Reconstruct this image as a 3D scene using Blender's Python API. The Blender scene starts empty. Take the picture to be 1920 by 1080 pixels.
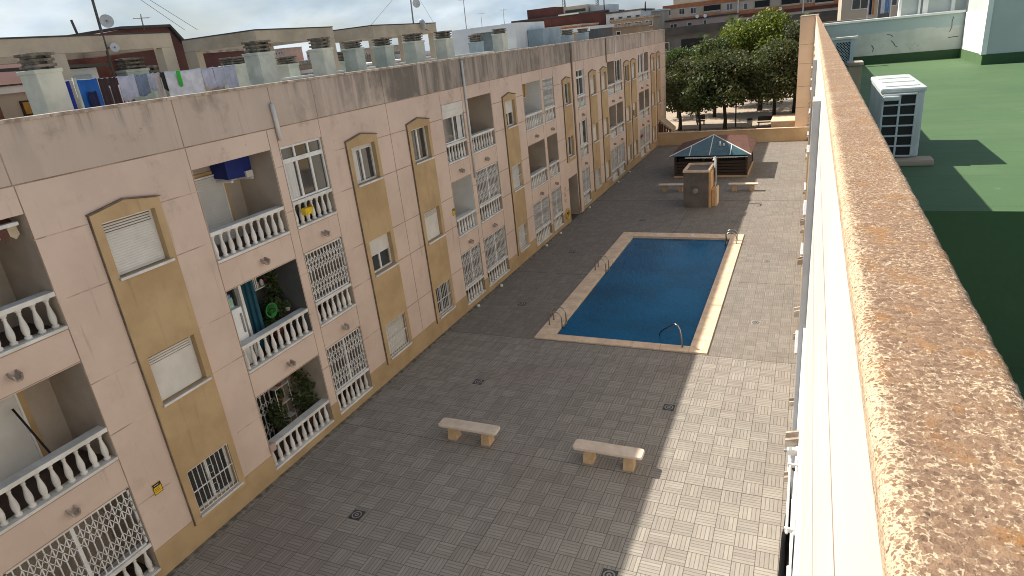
import bpy, bmesh, math, random
from mathutils import Vector, Matrix
random.seed(7)
R = math.radians
S = bpy.context.scene
COL = S.collection

# ------------------------------------------------------------------ camera, sky, sun, exposure
CAM = (0.0, 0.0, 9.8)
def setup():
    yaw, pit, rol = -0.44970881, -0.36478331, -0.10921783
    F = Vector((math.sin(yaw)*math.cos(pit), math.cos(yaw)*math.cos(pit), math.sin(pit)))
    R0 = Vector((math.cos(yaw), -math.sin(yaw), 0)); U0 = R0.cross(F)
    Rr = R0*math.cos(rol) + U0*math.sin(rol); U = -R0*math.sin(rol) + U0*math.cos(rol)
    cd = bpy.data.cameras.new('camera'); co = bpy.data.objects.new('camera', cd); COL.objects.link(co)
    m = Matrix((Rr, U, -F)).transposed().to_4x4(); m.translation = Vector(CAM)
    co.matrix_world = m
    cd.sensor_width = 36.0; cd.lens = 36.0*1202.76/1920; cd.clip_start = 0.02; cd.clip_end = 4000
    S.camera = co
    # sky: Nishita with grey-white broken cloud
    w = bpy.data.worlds.new('World'); S.world = w; w.use_nodes = True
    nt = w.node_tree; nt.nodes.clear(); L = nt.links.new
    out = nt.nodes.new('ShaderNodeOutputWorld'); bg = nt.nodes.new('ShaderNodeBackground')
    sky = nt.nodes.new('ShaderNodeTexSky'); sky.sky_type = 'NISHITA'; sky.sun_disc = False
    sky.sun_elevation = R(46); sky.sun_rotation = R(280); sky.air_density = 1.0; sky.dust_density = 1.6; sky.ozone_density = 1.2
    tc = nt.nodes.new('ShaderNodeTexCoord'); mp = nt.nodes.new('ShaderNodeMapping'); mp.inputs['Scale'].default_value = (1, 1, 2.4)
    nz = nt.nodes.new('ShaderNodeTexNoise'); nz.inputs['Scale'].default_value = 4.2; nz.inputs['Detail'].default_value = 9; nz.inputs['Roughness'].default_value = .58
    nz.inputs['Distortion'].default_value = .25
    rp = nt.nodes.new('ShaderNodeValToRGB'); rp.color_ramp.elements[0].position = .38; rp.color_ramp.elements[1].position = .6
    n2 = nt.nodes.new('ShaderNodeTexNoise'); n2.inputs['Scale'].default_value = 9; n2.inputs['Detail'].default_value = 8
    cr = nt.nodes.new('ShaderNodeValToRGB')
    cr.color_ramp.elements[0].color = (5.0, 6.5, 8.0, 1); cr.color_ramp.elements[0].position = .35
    cr.color_ramp.elements[1].color = (9.4, 10.5, 11.4, 1); cr.color_ramp.elements[1].position = .7
    mx = nt.nodes.new('ShaderNodeMix'); mx.data_type = 'RGBA'
    ml = nt.nodes.new('ShaderNodeMath'); ml.operation = 'MULTIPLY_ADD'; ml.inputs[1].default_value = .55; ml.inputs[2].default_value = .42
    L(tc.outputs['Generated'], mp.inputs['Vector']); L(mp.outputs[0], nz.inputs['Vector']); L(mp.outputs[0], n2.inputs['Vector'])
    sp = nt.nodes.new('ShaderNodeSeparateXYZ'); L(tc.outputs['Generated'], sp.inputs[0])
    el = nt.nodes.new('ShaderNodeMapRange'); el.clamp = True; el.inputs[1].default_value = .05; el.inputs[2].default_value = .6; el.inputs[3].default_value = 1; el.inputs[4].default_value = .45; L(sp.outputs[2], el.inputs[0])
    m2 = nt.nodes.new('ShaderNodeMath'); m2.operation = 'MULTIPLY'
    L(nz.outputs['Fac'], rp.inputs[0]); L(rp.outputs[0], ml.inputs[0]); L(ml.outputs[0], m2.inputs[0]); L(el.outputs[0], m2.inputs[1]); L(m2.outputs[0], mx.inputs['Factor'])
    L(n2.outputs['Fac'], cr.inputs[0]); L(sky.outputs[0], mx.inputs[6]); L(cr.outputs[0], mx.inputs[7])
    L(mx.outputs[2], bg.inputs[0]); bg.inputs[1].default_value = SKY_STRENGTH; L(bg.outputs[0], out.inputs[0])
    # one sun
    sd = bpy.data.lights.new('sun', 'SUN'); so = bpy.data.objects.new('sun', sd); COL.objects.link(so)
    sd.energy = SUN; sd.angle = R(.53); sd.color = (1.0, .93, .82)
    so.rotation_euler = Vector((.96, -.17, -1)).to_track_quat('-Z', 'Y').to_euler(); so.location = (-40, -2, 45)
    S.view_settings.view_transform = 'Standard'; S.view_settings.look = 'None'; S.view_settings.gamma = 1
    S.view_settings.use_curve_mapping = False; S.view_settings.exposure = EXPO
    S.cycles.filter_width = 1.0; S.cycles.max_bounces = 8; S.cycles.diffuse_bounces = 5
SUN, SKY_STRENGTH, EXPO = 5.0, .06, .62
setup()

# ------------------------------------------------------------------ materials
MATS = {}
class NT:
    def __init__(s, name):
        s.m = bpy.data.materials.new(name); s.m.use_nodes = True; s.t = s.m.node_tree
        s.b = s.t.nodes['Principled BSDF']; MATS[name] = s.m
    def n(s, typ, **kw):
        n = s.t.nodes.new('ShaderNode'+typ)
        for k, v in kw.items(): setattr(n, k, v)
        return n
    def link(s, a, b): s.t.links.new(a, b)
    def val(s, sock, v):
        if hasattr(v, 'links') or hasattr(v, 'is_linked'): s.link(v, sock)
        else: sock.default_value = v
    def math(s, op, a, b=0.0, c=None, clamp=False):
        n = s.n('Math', operation=op); n.use_clamp = clamp
        s.val(n.inputs[0], a); s.val(n.inputs[1], b)
        if c is not None: s.val(n.inputs[2], c)
        return n.outputs[0]
    def mix(s, f, a, b, mode='MIX'):
        n = s.n('Mix', data_type='RGBA', blend_type=mode)
        s.val(n.inputs[0], f)
        for i, v in ((6, a), (7, b)):
            if isinstance(v, tuple): n.inputs[i].default_value = (*v[:3], 1)
            else: s.link(v, n.inputs[i])
        return n.outputs[2]
    def pos(s, obj=False, scale=None):
        if obj: o = s.n('TexCoord').outputs['Object']
        else: o = s.n('NewGeometry').outputs['Position']
        if scale:
            m = s.n('Mapping'); m.inputs['Scale'].default_value = scale; s.link(o, m.inputs['Vector']); o = m.outputs[0]
        return o
    def noise(s, vec, sc, det=4, rough=.55, dist=0):
        n = s.n('TexNoise'); s.link(vec, n.inputs['Vector']); n.inputs['Scale'].default_value = sc
        n.inputs['Detail'].default_value = det; n.inputs['Roughness'].default_value = rough; n.inputs['Distortion'].default_value = dist
        return n.outputs['Fac']
    def step(s, v, a, b):
        n = s.n('MapRange'); n.clamp = True; n.interpolation_type = 'SMOOTHSTEP'
        s.link(v, n.inputs[0]); n.inputs[1].default_value = a; n.inputs[2].default_value = b
        return n.outputs[0]
    def bump(s, h, strength, dist=.02):
        n = s.n('Bump'); n.inputs['Strength'].default_value = strength; n.inputs['Distance'].default_value = dist
        s.link(h, n.inputs['Height']); s.link(n.outputs[0], s.b.inputs['Normal'])
    def fin(s, col, rough=.85, metal=0.0, spec=None):
        s.val(s.b.inputs['Base Color'], (*col[:3], 1) if isinstance(col, tuple) else col)
        s.val(s.b.inputs['Roughness'], rough); s.b.inputs['Metallic'].default_value = metal
        if spec is not None: s.b.inputs['Specular IOR Level'].default_value = spec
        return s.m
def mat(name, c, c2=None, sc=2.5, rough=.85, bump=0.0, bsc=60, metal=0.0, obj=False, scale=None, lo=.35, hi=.65, spec=None, bd=.01):
    t = NT(name); p = t.pos(obj, scale)
    col = c
    if c2 is not None:
        f = t.step(t.noise(p, sc, 6, .6), lo, hi); col = t.mix(f, c, c2)
    if bump: t.bump(t.noise(t.pos(obj), bsc, 4), bump, bd)
    return t.fin(col, rough, metal, spec)

def facade_mat(name, base, base2, parapet, stain_amt):
    t = NT(name); p = t.pos()
    sx = t.n('SeparateXYZ'); t.link(p, sx.inputs[0]); y, z = sx.outputs[1], sx.outputs[2]
    col = t.mix(t.step(t.noise(p, .55, 6, .6), .35, .68), base, base2)
    col = t.mix(t.math('MULTIPLY', t.step(t.noise(p, 1.5, 8, .62), .56, .74), .3), col, tuple(.72*v for v in base2))
    if stain_amt:
        up = t.step(z, 8.40, 8.46)
        col = t.mix(t.math('MULTIPLY', up, .6), col, parapet)
        st = t.pos(False, (1, 2.3, .16)); s1 = t.step(t.noise(st, 1.0, 7, .66), .36, .58)
        s2 = t.step(t.noise(p, .8, 5, .6), .28, .55)
        grow = t.math('MULTIPLY_ADD', t.math('MULTIPLY', t.step(y, 12, 19), t.math('MULTIPLY_ADD', t.step(y, 35.2, 34.9), .6, .4)), .88, .12)
        m = t.math('MULTIPLY', t.math('MULTIPLY', s1, grow), t.math('MULTIPLY', up, s2))
        col = t.mix(t.math('MULTIPLY', m, stain_amt), col, (.13, .112, .094))
        # grimy runs just under the coping, and dirt on the top storey
        top = t.step(z, 8.9, 9.4)
        run = t.step(t.noise(t.pos(False, (1, 5, .35)), 1.0, 6, .6), .5, .7)
        col = t.mix(t.math('MULTIPLY', t.math('MULTIPLY', top, run), .55), col, (.1, .085, .07))
        b3 = t.math('MULTIPLY', t.step(t.noise(p, 1.15, 7, .68), .55, .72), t.step(z, 6.2, 7.9))
        col = t.mix(t.math('MULTIPLY', b3, .42), col, (.2, .15, .115))
        ov = t.math('MULTIPLY', t.math('MULTIPLY', t.step(y, 15, 22), t.step(y, 35.4, 34.9)), up); col = t.mix(t.math('MULTIPLY', ov, .45), col, (.25, .215, .18))
        dr = t.step(t.noise(t.pos(False, (1, 7, .4)), 1.0, 6, .62), .6, .74); col = t.mix(t.math('MULTIPLY', dr, .5), col, (.3, .24, .19))
        sp = t.step(t.noise(p, 5.5, 5, .7), .66, .76)
        col = t.mix(t.math('MULTIPLY', t.math('MULTIPLY', sp, t.step(z, 7.0, 8.2)), .6), col, (.12, .09, .075))
    t.bump(t.noise(p, 70, 3), .22, .006)
    return t.fin(col, .92)
facade_mat('peach_render', (.655, .505, .412), (.575, .435, .355), (.47, .385, .32), 1.0)
facade_mat('pale_render', (.60, .56, .50), (.66, .62, .565), (.54, .5, .445), 0)
def ochre(name, c, c2):
    t = NT(name); p = t.pos()
    col = t.mix(t.step(t.noise(p, .9, 6, .6), .35, .65), c, c2)
    dr = t.step(t.noise(t.pos(False, (1, 6, .35)), 1.0, 6, .65), .54, .74); col = t.mix(t.math('MULTIPLY', dr, .4), col, tuple(.55*v for v in c2))
    col = t.mix(t.math('MULTIPLY', t.step(t.noise(p, 6, 6, .7), .62, .75), .35), col, tuple(.6*v for v in c2))
    t.bump(t.noise(p, 70, 4), .25, .01); t.fin(col, .92)
ochre('ochre_render', (.50, .35, .19), (.41, .28, .145))
mat('ochre_plinth', (.46, .32, .172), (.38, .26, .135), 1.1, .92, .2, 70)
mat('joint', (.20, .135, .095), (.36, .26, .19), 1.2, .95)
mat('joint_pale', (.66, .53, .42), (.3, .215, .16), 1.6, .95)
mat('paving_joint', (.08, .068, .057), (.13, .11, .092), 3, .95)
mat('dark_edge', (.12, .088, .06), (.22, .155, .10), 2.2, .95)
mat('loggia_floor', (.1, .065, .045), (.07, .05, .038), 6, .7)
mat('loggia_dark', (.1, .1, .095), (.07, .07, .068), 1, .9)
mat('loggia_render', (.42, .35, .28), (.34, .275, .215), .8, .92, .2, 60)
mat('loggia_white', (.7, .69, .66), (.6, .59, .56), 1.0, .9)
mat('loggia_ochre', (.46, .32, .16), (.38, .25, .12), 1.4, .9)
mat('white_stone', (.74, .71, .66), (.58, .55, .5), 2.2, .75, .15, 40)
mat('coping_stone', (.5, .42, .35), (.26, .2, .155), 5, .9, .3, 30)
mat('white_metal', (.72, .71, .68), (.6, .58, .55), 3, .5)
mat('shutter_cream', (.66, .62, .56), (.58, .54, .485), 1.5, .6)
mat('shutter_white', (.62, .6, .56), (.54, .52, .485), 1.5, .6)
mat('sill_stone', (.5, .5, .53), (.4, .4, .43), 4, .6)
mat('dark_void', (.012, .012, .013))
t = NT('window_glass'); t.fin((.04, .039, .037), .06); t.b.inputs['Specular IOR Level'].default_value = .8
t.bump(t.noise(t.pos(), 1.2, 1), .06, .05)
mat('curtain', (.62, .6, .56), (.5, .48, .45), 6, .9, scale=(1, 6, .3))
mat('roof_membrane', (.3, .3, .29), (.2, .2, .195), .9, .9)
mat('chimney_render', (.66, .66, .56), (.46, .49, .42), 1.6, .95, .3, 30, lo=.3, hi=.7)
mat('chimney_render_green', (.54, .58, .51), (.36, .405, .36), 1.8, .95, .3, 30, lo=.3, hi=.7)
mat('weathered_concrete', (.24, .21, .17), (.09, .08, .065), 6, .95, .4, 25)
mat('frame_concrete', (.52, .43, .32), (.36, .295, .22), .9, .95, .3, 30, lo=.3, hi=.7)
mat('red_brick', (.17, .062, .045), (.12, .04, .03), 1.5, .95, .3, 25)
mat('red_house', (.13, .048, .038), (.09, .036, .03), .6, .95)
mat('orange_wall', (.42, .17, .08), (.34, .13, .06), 1.2, .95)
mat('cream_wall', (.5, .43, .34), (.4, .34, .27), .25, .95)
mat('white_wall', (.74, .74, .72), (.6, .61, .61), .5, .95)
mat('blue_grey_wall', (.36, .43, .46), (.28, .35, .385), 1.2, .95)
mat('grey_concrete', (.14, .135, .13), (.085, .083, .08), .35, .95)
mat('dark_band', (.05, .048, .046), (.075, .07, .065), .5, .95)
mat('tan_wall', (.42, .31, .21), (.33, .24, .16), .4, .95)
mat('pink_wall', (.5, .36, .31), (.42, .3, .25), .4, .95)
mat('steel', (.4, .385, .36), None, rough=.28, metal=1.0)
mat('dark_metal', (.07, .065, .06), (.12, .1, .085), 6, .6, metal=.5)
mat('grey_metal', (.3, .3, .3), (.2, .2, .2), 5, .55, metal=.3)
mat('dish_grey', (.5, .52, .53), (.38, .4, .41), 3, .6)
mat('bench_stone', (.66, .545, .44), (.56, .45, .35), 3, .85, .2, 60)
mat('bench_leg', (.55, .38, .22), (.45, .3, .17), 5, .85, .2, 60)
mat('pool_coping', (.76, .57, .40), (.62, .45, .31), 2.4, .75, .15, 40)
mat('pool_tile', (.02, .2, .38), (.015, .15, .3), 3, .3)
mat('drain_black', (.02, .02, .02), (.05, .05, .05), 20, .6)
mat('drain_grey', (.3, .28, .26), (.22, .2, .19), 10, .7)
mat('shower_tile', (.15, .125, .105), (.1, .084, .072), 1.4, .85, .15, 30)
mat('shower_orange', (.6, .37, .18), (.5, .3, .14), 2, .85)
mat('wall_ochre', (.58, .4, .225), (.48, .32, .17), .6, .92, .2, 60)
mat('wood_brown', (.06, .035, .025), (.035, .022, .016), 3, .8, scale=(1, 1, 6))
mat('glass_teal', (.045, .1, .115), (.03, .075, .09), 1.3, .12, spec=.7)
mat('tower_peach', (.74, .53, .36), (.66, .465, .31), .5, .92)
mat('plaster_tan', (.46, .36, .26), (.38, .29, .2), 1.5, .92, .3, 30)
mat('ac_white', (.6, .63, .615), (.5, .53, .515), 3, .5)
mat('ac_dark', (.006, .007, .007), None, rough=.5)
mat('white_paint', (.82, .82, .8), (.75, .75, .73), 2, .7)
mat('duct_grey', (.42, .43, .45), (.36, .37, .39), 3, .7)
mat('steel_blue', (.42, .5, .55), None, rough=.6)
mat('bark', (.055, .042, .033), (.035, .027, .022), 6, .95)
mat('plaza_paving', (.47, .38, .29), (.4, .32, .245), .5, .95)
mat('soil_ground', (.2, .17, .14), (.15, .13, .11), .05, .95)
mat('skin', (.45, .27, .19)); mat('cloth_dark', (.03, .03, .035)); mat('hair', (.02, .015, .012))
for nme, c in dict(cl_blue=(.01, .12, .45), cl_navy=(.01, .012, .06), cl_royal=(.01, .03, .3), cl_brown=(.045, .022, .025), cl_pale=(.42, .45, .55),
                   cl_white=(.68, .69, .74), cl_denim=(.17, .22, .31), cl_black=(.012, .012, .014), cl_green=(.05, .5, .06), cl_beige=(.5, .44, .42),
                   cl_lilac=(.5, .52, .64), cl_red=(.4, .03, .03), cl_orange=(.6, .28, .08), tarp_blue=(.006, .02, .16), teal=(.006, .07, .11), plastic_green=(.02, .2, .03),
                   lime=(.32, .42, .02), yellow=(.75, .5, .02), sign_yellow=(.8, .5, .02), sign_black=(.02, .02, .02), terracotta=(.3, .1, .05),
                   awn_brown=(.12, .045, .03), awn_cream=(.5, .4, .27), awn_orange=(.5, .27, .05), awn_dark=(.06, .035, .02), light_blue=(.15, .3, .55), mint=(.3, .5, .42), red_plastic=(.4, .04, .03)).items():
    mat(nme, c, tuple(v*.78 for v in c), 5, .8)
def leaf_mat(name, c, c2):
    t = NT(name); o = t.n('ObjectInfo'); r = t.n('NewGeometry').outputs['Random Per Island']
    col = t.mix(r, c, c2); t.fin(col, .65)
    t.b.inputs['Subsurface Weight'].default_value = 0
    tr = t.n('BsdfTranslucent'); t.link(t.mix(.3, col, (.3, .35, .05)), tr.inputs[0])
    mx = t.n('MixShader'); mx.inputs[0].default_value = .22
    out = [n for n in t.t.nodes if n.type == 'OUTPUT_MATERIAL'][0]
    t.link(t.b.outputs[0], mx.inputs[1]); t.link(tr.outputs[0], mx.inputs[2]); t.link(mx.outputs[0], out.inputs[0])
leaf_mat('leaf_dark', (.028, .05, .014), (.075, .105, .03))
leaf_mat('leaf_mid', (.04, .08, .016), (.10, .16, .033))
leaf_mat('leaf_bright', (.12, .155, .012), (.24, .26, .02))
leaf_mat('leaf_brown', (.045, .045, .018), (.10, .085, .035))
leaf_mat('leaf_grey', (.05, .055, .035), (.09, .09, .055))
leaf_mat('leaf_pot', (.02, .06, .012), (.07, .13, .03))

def paving_mat(name, c1, c2, dark, T=.415, ox=-5.85, oy=12.3):
    """basket-weave paving slabs: every slab carries four ribs, turned a quarter in every second slab"""
    t = NT(name); p = t.pos(); sx = t.n('SeparateXYZ'); t.link(p, sx.inputs[0])
    u = t.math('DIVIDE', t.math('SUBTRACT', sx.outputs[0], ox), T); v = t.math('DIVIDE', t.math('SUBTRACT', sx.outputs[1], oy), T)
    iu, iv = t.math('FLOOR', u), t.math('FLOOR', v); fu, fv = t.math('FRACT', u), t.math('FRACT', v)
    par = t.math('GREATER_THAN', t.math('FRACT', t.math('MULTIPLY', t.math('ADD', iu, iv), .5)), .25)
    a = t.n('Mix', data_type='FLOAT'); t.link(par, a.inputs[0]); t.link(fu, a.inputs[2]); t.link(fv, a.inputs[3]); across = a.outputs[0]
    b = t.n('Mix', data_type='FLOAT'); t.link(par, b.inputs[0]); t.link(fv, b.inputs[2]); t.link(fu, b.inputs[3]); along = b.outputs[0]
    rib = t.math('ABSOLUTE', t.math('SUBTRACT', t.math('FRACT', t.math('MULTIPLY', across, 5)), .5))       # .5 at the groove
    groove = t.step(rib, .37, .47)
    eu = t.math('ABSOLUTE', t.math('SUBTRACT', fu, .5)); ev = t.math('ABSOLUTE', t.math('SUBTRACT', fv, .5))
    edge = t.step(t.math('MAXIMUM', eu, ev), .478, .495)
    cb = t.n('CombineXYZ'); t.link(iu, cb.inputs[0]); t.link(iv, cb.inputs[1]); wn = t.n('TexWhiteNoise', noise_dimensions='2D'); t.link(cb.outputs[0], wn.inputs['Vector'])
    # wood-like grain along the ribs
    gv = t.n('CombineXYZ'); t.link(t.math('MULTIPLY', across, 26), gv.inputs[0]); t.link(t.math('MULTIPLY', along, 2.2), gv.inputs[1]); t.link(t.math('MULTIPLY', wn.outputs['Value'], 50), gv.inputs[2])
    grain = t.noise(gv.outputs[0], 1.0, 4, .6)
    rv = t.n('CombineXYZ'); t.link(t.math('FLOOR', t.math('MULTIPLY', across, 5)), rv.inputs[0]); t.link(t.math('MULTIPLY_ADD', iu, 13.1, t.math('MULTIPLY', iv, 7.7)), rv.inputs[1])
    ribn = t.n('TexWhiteNoise', noise_dimensions='2D'); t.link(rv.outputs[0], ribn.inputs['Vector'])
    tint = t.math('ADD', t.math('MULTIPLY', wn.outputs['Value'], .22), t.math('ADD', t.math('MULTIPLY', grain, .75), t.math('MULTIPLY', ribn.outputs['Value'], .28)))
    col = t.mix(t.step(tint, .3, 1.05), c2, c1)
    col = t.mix(t.math('MULTIPLY', t.step(t.noise(p, .22, 5, .6), .45, .7), .28), col, (.185, .125, .108))    # reddish worn areas
    col = t.mix(t.math('MULTIPLY', t.step(t.noise(p, 1.1, 7, .65), .5, .75), .22), col, (.11, .098, .087))     # dirt
    col = t.mix(t.math('MULTIPLY', groove, .6), col, dark); col = t.mix(t.math('MULTIPLY', edge, .75), col, dark)
    h = t.math('SUBTRACT', t.math('MULTIPLY', grain, .25), t.math('ADD', groove, edge))
    t.bump(h, .5, .006); t.fin(col, .82)
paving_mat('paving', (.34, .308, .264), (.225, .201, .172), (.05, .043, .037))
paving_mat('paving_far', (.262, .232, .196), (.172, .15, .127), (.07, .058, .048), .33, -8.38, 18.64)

def cap_mat():
    t = NT('lichen_stone'); p = t.pos(); sx = t.n('SeparateXYZ'); t.link(p, sx.inputs[0])
    wob = t.n('TexNoise'); t.link(p, wob.inputs['Vector']); wob.inputs['Scale'].default_value = 55; wob.inputs['Detail'].default_value = 4
    ad = t.n('VectorMath', operation='MULTIPLY_ADD'); t.link(wob.outputs['Color'], ad.inputs[0]); ad.inputs[1].default_value = (.017, .017, .017); t.link(p, ad.inputs[2])
    big = t.noise(p, 5, 5, .65); mid = t.noise(p, 34, 5, .65); fine = t.noise(p, 260, 4, .7)
    edge_x = t.step(sx.outputs[0], .092, .145); edge_r = t.step(sx.outputs[0], .290, .235)   # the rounded edges are washed pale
    cover = t.math('ADD', t.math('MULTIPLY', big, .55), t.math('MULTIPLY', mid, .45))
    th = t.math('ADD', t.math('MULTIPLY_ADD', cover, 1.1, .06), t.math('ADD', t.math('MULTIPLY_ADD', edge_x, .30, -.30), t.math('MULTIPLY_ADD', edge_r, .12, -.12)))
    def spots(sc):
        vo = t.n('TexVoronoi', feature='F1'); t.link(ad.outputs[0], vo.inputs['Vector']); vo.inputs['Scale'].default_value = sc
        d = t.math('SUBTRACT', th, t.math('ADD', vo.outputs['Distance'], t.math('MULTIPLY_ADD', fine, .75, -.37)))
        return t.step(d, -.015, .05), vo.outputs['Color']
    b1, c1 = spots(125); b2, c2 = spots(270)
    br = t.math('MAXIMUM', b1, t.math('MULTIPLY', b2, .8))
    sc = t.n('SeparateColor'); t.link(c1, sc.inputs[0])
    brown = t.mix(t.math('MULTIPLY_ADD', sc.outputs[0], .6, t.math('MULTIPLY', mid, .4)), (.15, .085, .052), (.38, .24, .145))
    brown = t.mix(t.math('MULTIPLY', t.step(t.noise(p, 10, 5, .7), .52, .68), .75), brown, (.36, .165, .04))
    brown = t.mix(t.math('MULTIPLY', t.step(fine, .52, .68), .65), brown, (.085, .05, .033))
    cream = t.mix(t.step(fine, .3, .7), (.78, .60, .41), (.50, .35, .22))
    col = t.mix(br, cream, brown)
    wh = t.step(t.noise(p, 22, 4, .6), .70, .74); col = t.mix(t.math('MULTIPLY', wh, .5), col, (.45, .44, .41))
    dk = t.step(t.noise(p, 75, 3, .5), .70, .76); col = t.mix(t.math('MULTIPLY', dk, .8), col, (.05, .032, .022))
    jt = t.math('ABSOLUTE', t.math('SUBTRACT', t.math('FRACT', t.math('MULTIPLY_ADD', sx.outputs[1], 1/1.45, t.math('MULTIPLY', mid, .006))), .5))
    col = t.mix(t.math('MULTIPLY', t.step(jt, .003, .0005), .4), col, (.07, .045, .03))
    h = t.math('ADD', t.math('MULTIPLY', br, -.35), t.math('ADD', t.math('MULTIPLY', mid, .5), t.math('MULTIPLY', fine, .6)))
    t.bump(h, .8, .005); t.fin(col, .95)
cap_mat()
mat('cap_underside', (.3, .19, .1), (.62, .5, .36), 30, .95, .8, 60, lo=.3, hi=.7, scale=(1, 1, .35))
def green_mat():
    t = NT('green_roof_paint'); p = t.pos()
    col = t.mix(t.step(t.noise(p, .5, 5, .6), .35, .65), (.075, .142, .055), (.063, .125, .05))
    col = t.mix(t.math('MULTIPLY', t.step(t.noise(t.pos(False, (.5, 3, 1)), .6, 5), .55, .7), .25), col, (.11, .16, .08))
    col = t.mix(t.math('MULTIPLY', t.step(t.noise(p, 2.3, 6, .7), .64, .70), .35), col, (.16, .21, .13))
    sx = t.n('SeparateXYZ'); t.link(p, sx.inputs[0])
    lap = t.math('ABSOLUTE', t.math('SUBTRACT', t.math('FRACT', t.math('ADD', t.math('MULTIPLY', sx.outputs[1], .83), t.math('MULTIPLY', t.noise(p, 2, 3), .06))), .5))
    col = t.mix(t.math('MULTIPLY', t.step(lap, .03, .0), .3), col, (.035, .085, .03))
    col = t.mix(t.math('MULTIPLY', t.step(t.noise(p, .8, 8, .7), .5, .68), .35), col, (.10, .165, .085))
    col = t.mix(t.math('MULTIPLY', t.step(t.noise(p, 1.7, 8, .72), .58, .72), .35), col, (.05, .085, .04))
    t.bump(t.noise(p, 18, 5), .3, .01); t.fin(col, .8)
green_mat()
mat('green_skirting_shade', (.035, .09, .032), (.03, .075, .028), 2, .8)  # darker green: shade on the front-facing skirting is put into the colour
def grey_patch():
    t = NT('grey_patched_wall'); p = t.pos(); sx = t.n('SeparateXYZ'); t.link(p, sx.inputs[0])
    edge = t.math('ADD', sx.outputs[2], t.math('MULTIPLY_ADD', t.noise(p, 1.4, 5, .6), .35, -.17))
    up = t.step(edge, 8.93, 8.97)
    a = t.mix(t.step(t.noise(p, 1.7, 6, .65), .35, .65), (.6, .6, .55), (.5, .51, .47))
    a = t.mix(t.step(t.noise(p, 3.2, 9, .75), .58, .70), a, (.22, .22, .19))
    b = t.mix(t.noise(p, 1.1, 5), (.44, .51, .5), (.38, .45, .44))
    t.bump(t.noise(p, 25, 5), .3, .01); t.fin(t.mix(up, a, b), .92)
grey_patch()
mat('grey_green_wall', (.5, .54, .52), (.44, .48, .46), .8, .9, .15, 40)
def tiles_mat():
    t = NT('red_roof_tile'); p = t.pos(); sx = t.n('SeparateXYZ'); t.link(p, sx.inputs[0])
    w = t.math('FRACT', t.math('MULTIPLY', sx.outputs[1], 4.2)); w2 = t.math('FRACT', t.math('MULTIPLY', sx.outputs[2], 7.5))
    col = t.mix(t.step(t.noise(p, 3, 6, .65), .35, .65), (.16, .065, .045), (.105, .046, .036))
    col = t.mix(t.math('MULTIPLY', t.math('MAXIMUM', t.step(w, .8, 1), t.step(w2, .85, 1)), .5), col, (.08, .03, .022))
    t.bump(t.math('ADD', t.math('PINGPONG', w, .5), w2), .5, .03); t.fin(col, .85)
tiles_mat()
def water_mat():
    t = NT('pool_water'); p = t.pos()
    n1 = t.noise(t.pos(False, (1.5, .75, 1)), 2.3, 5, .6, .8); n2 = t.noise(t.pos(False, (1.4, 1, 1)), 8, 4, .6, .5)
    h = t.math('ADD', t.math('MULTIPLY', n1, .7), t.math('MULTIPLY', n2, .35))
    t.bump(h, .32, .09)
    col = t.mix(t.step(t.math('ADD', t.noise(p, .35, 3), t.math('MULTIPLY', n2, .5)), .5, .95), (.0003, .068, .15), (.0004, .105, .235))
    t.fin(col, .03, spec=.16); t.b.inputs['IOR'].default_value = 1.33; t.b.inputs['Specular Tint'].default_value = (.08, .55, .95, 1)
water_mat()
GL = lambda n: MATS[n]

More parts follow.
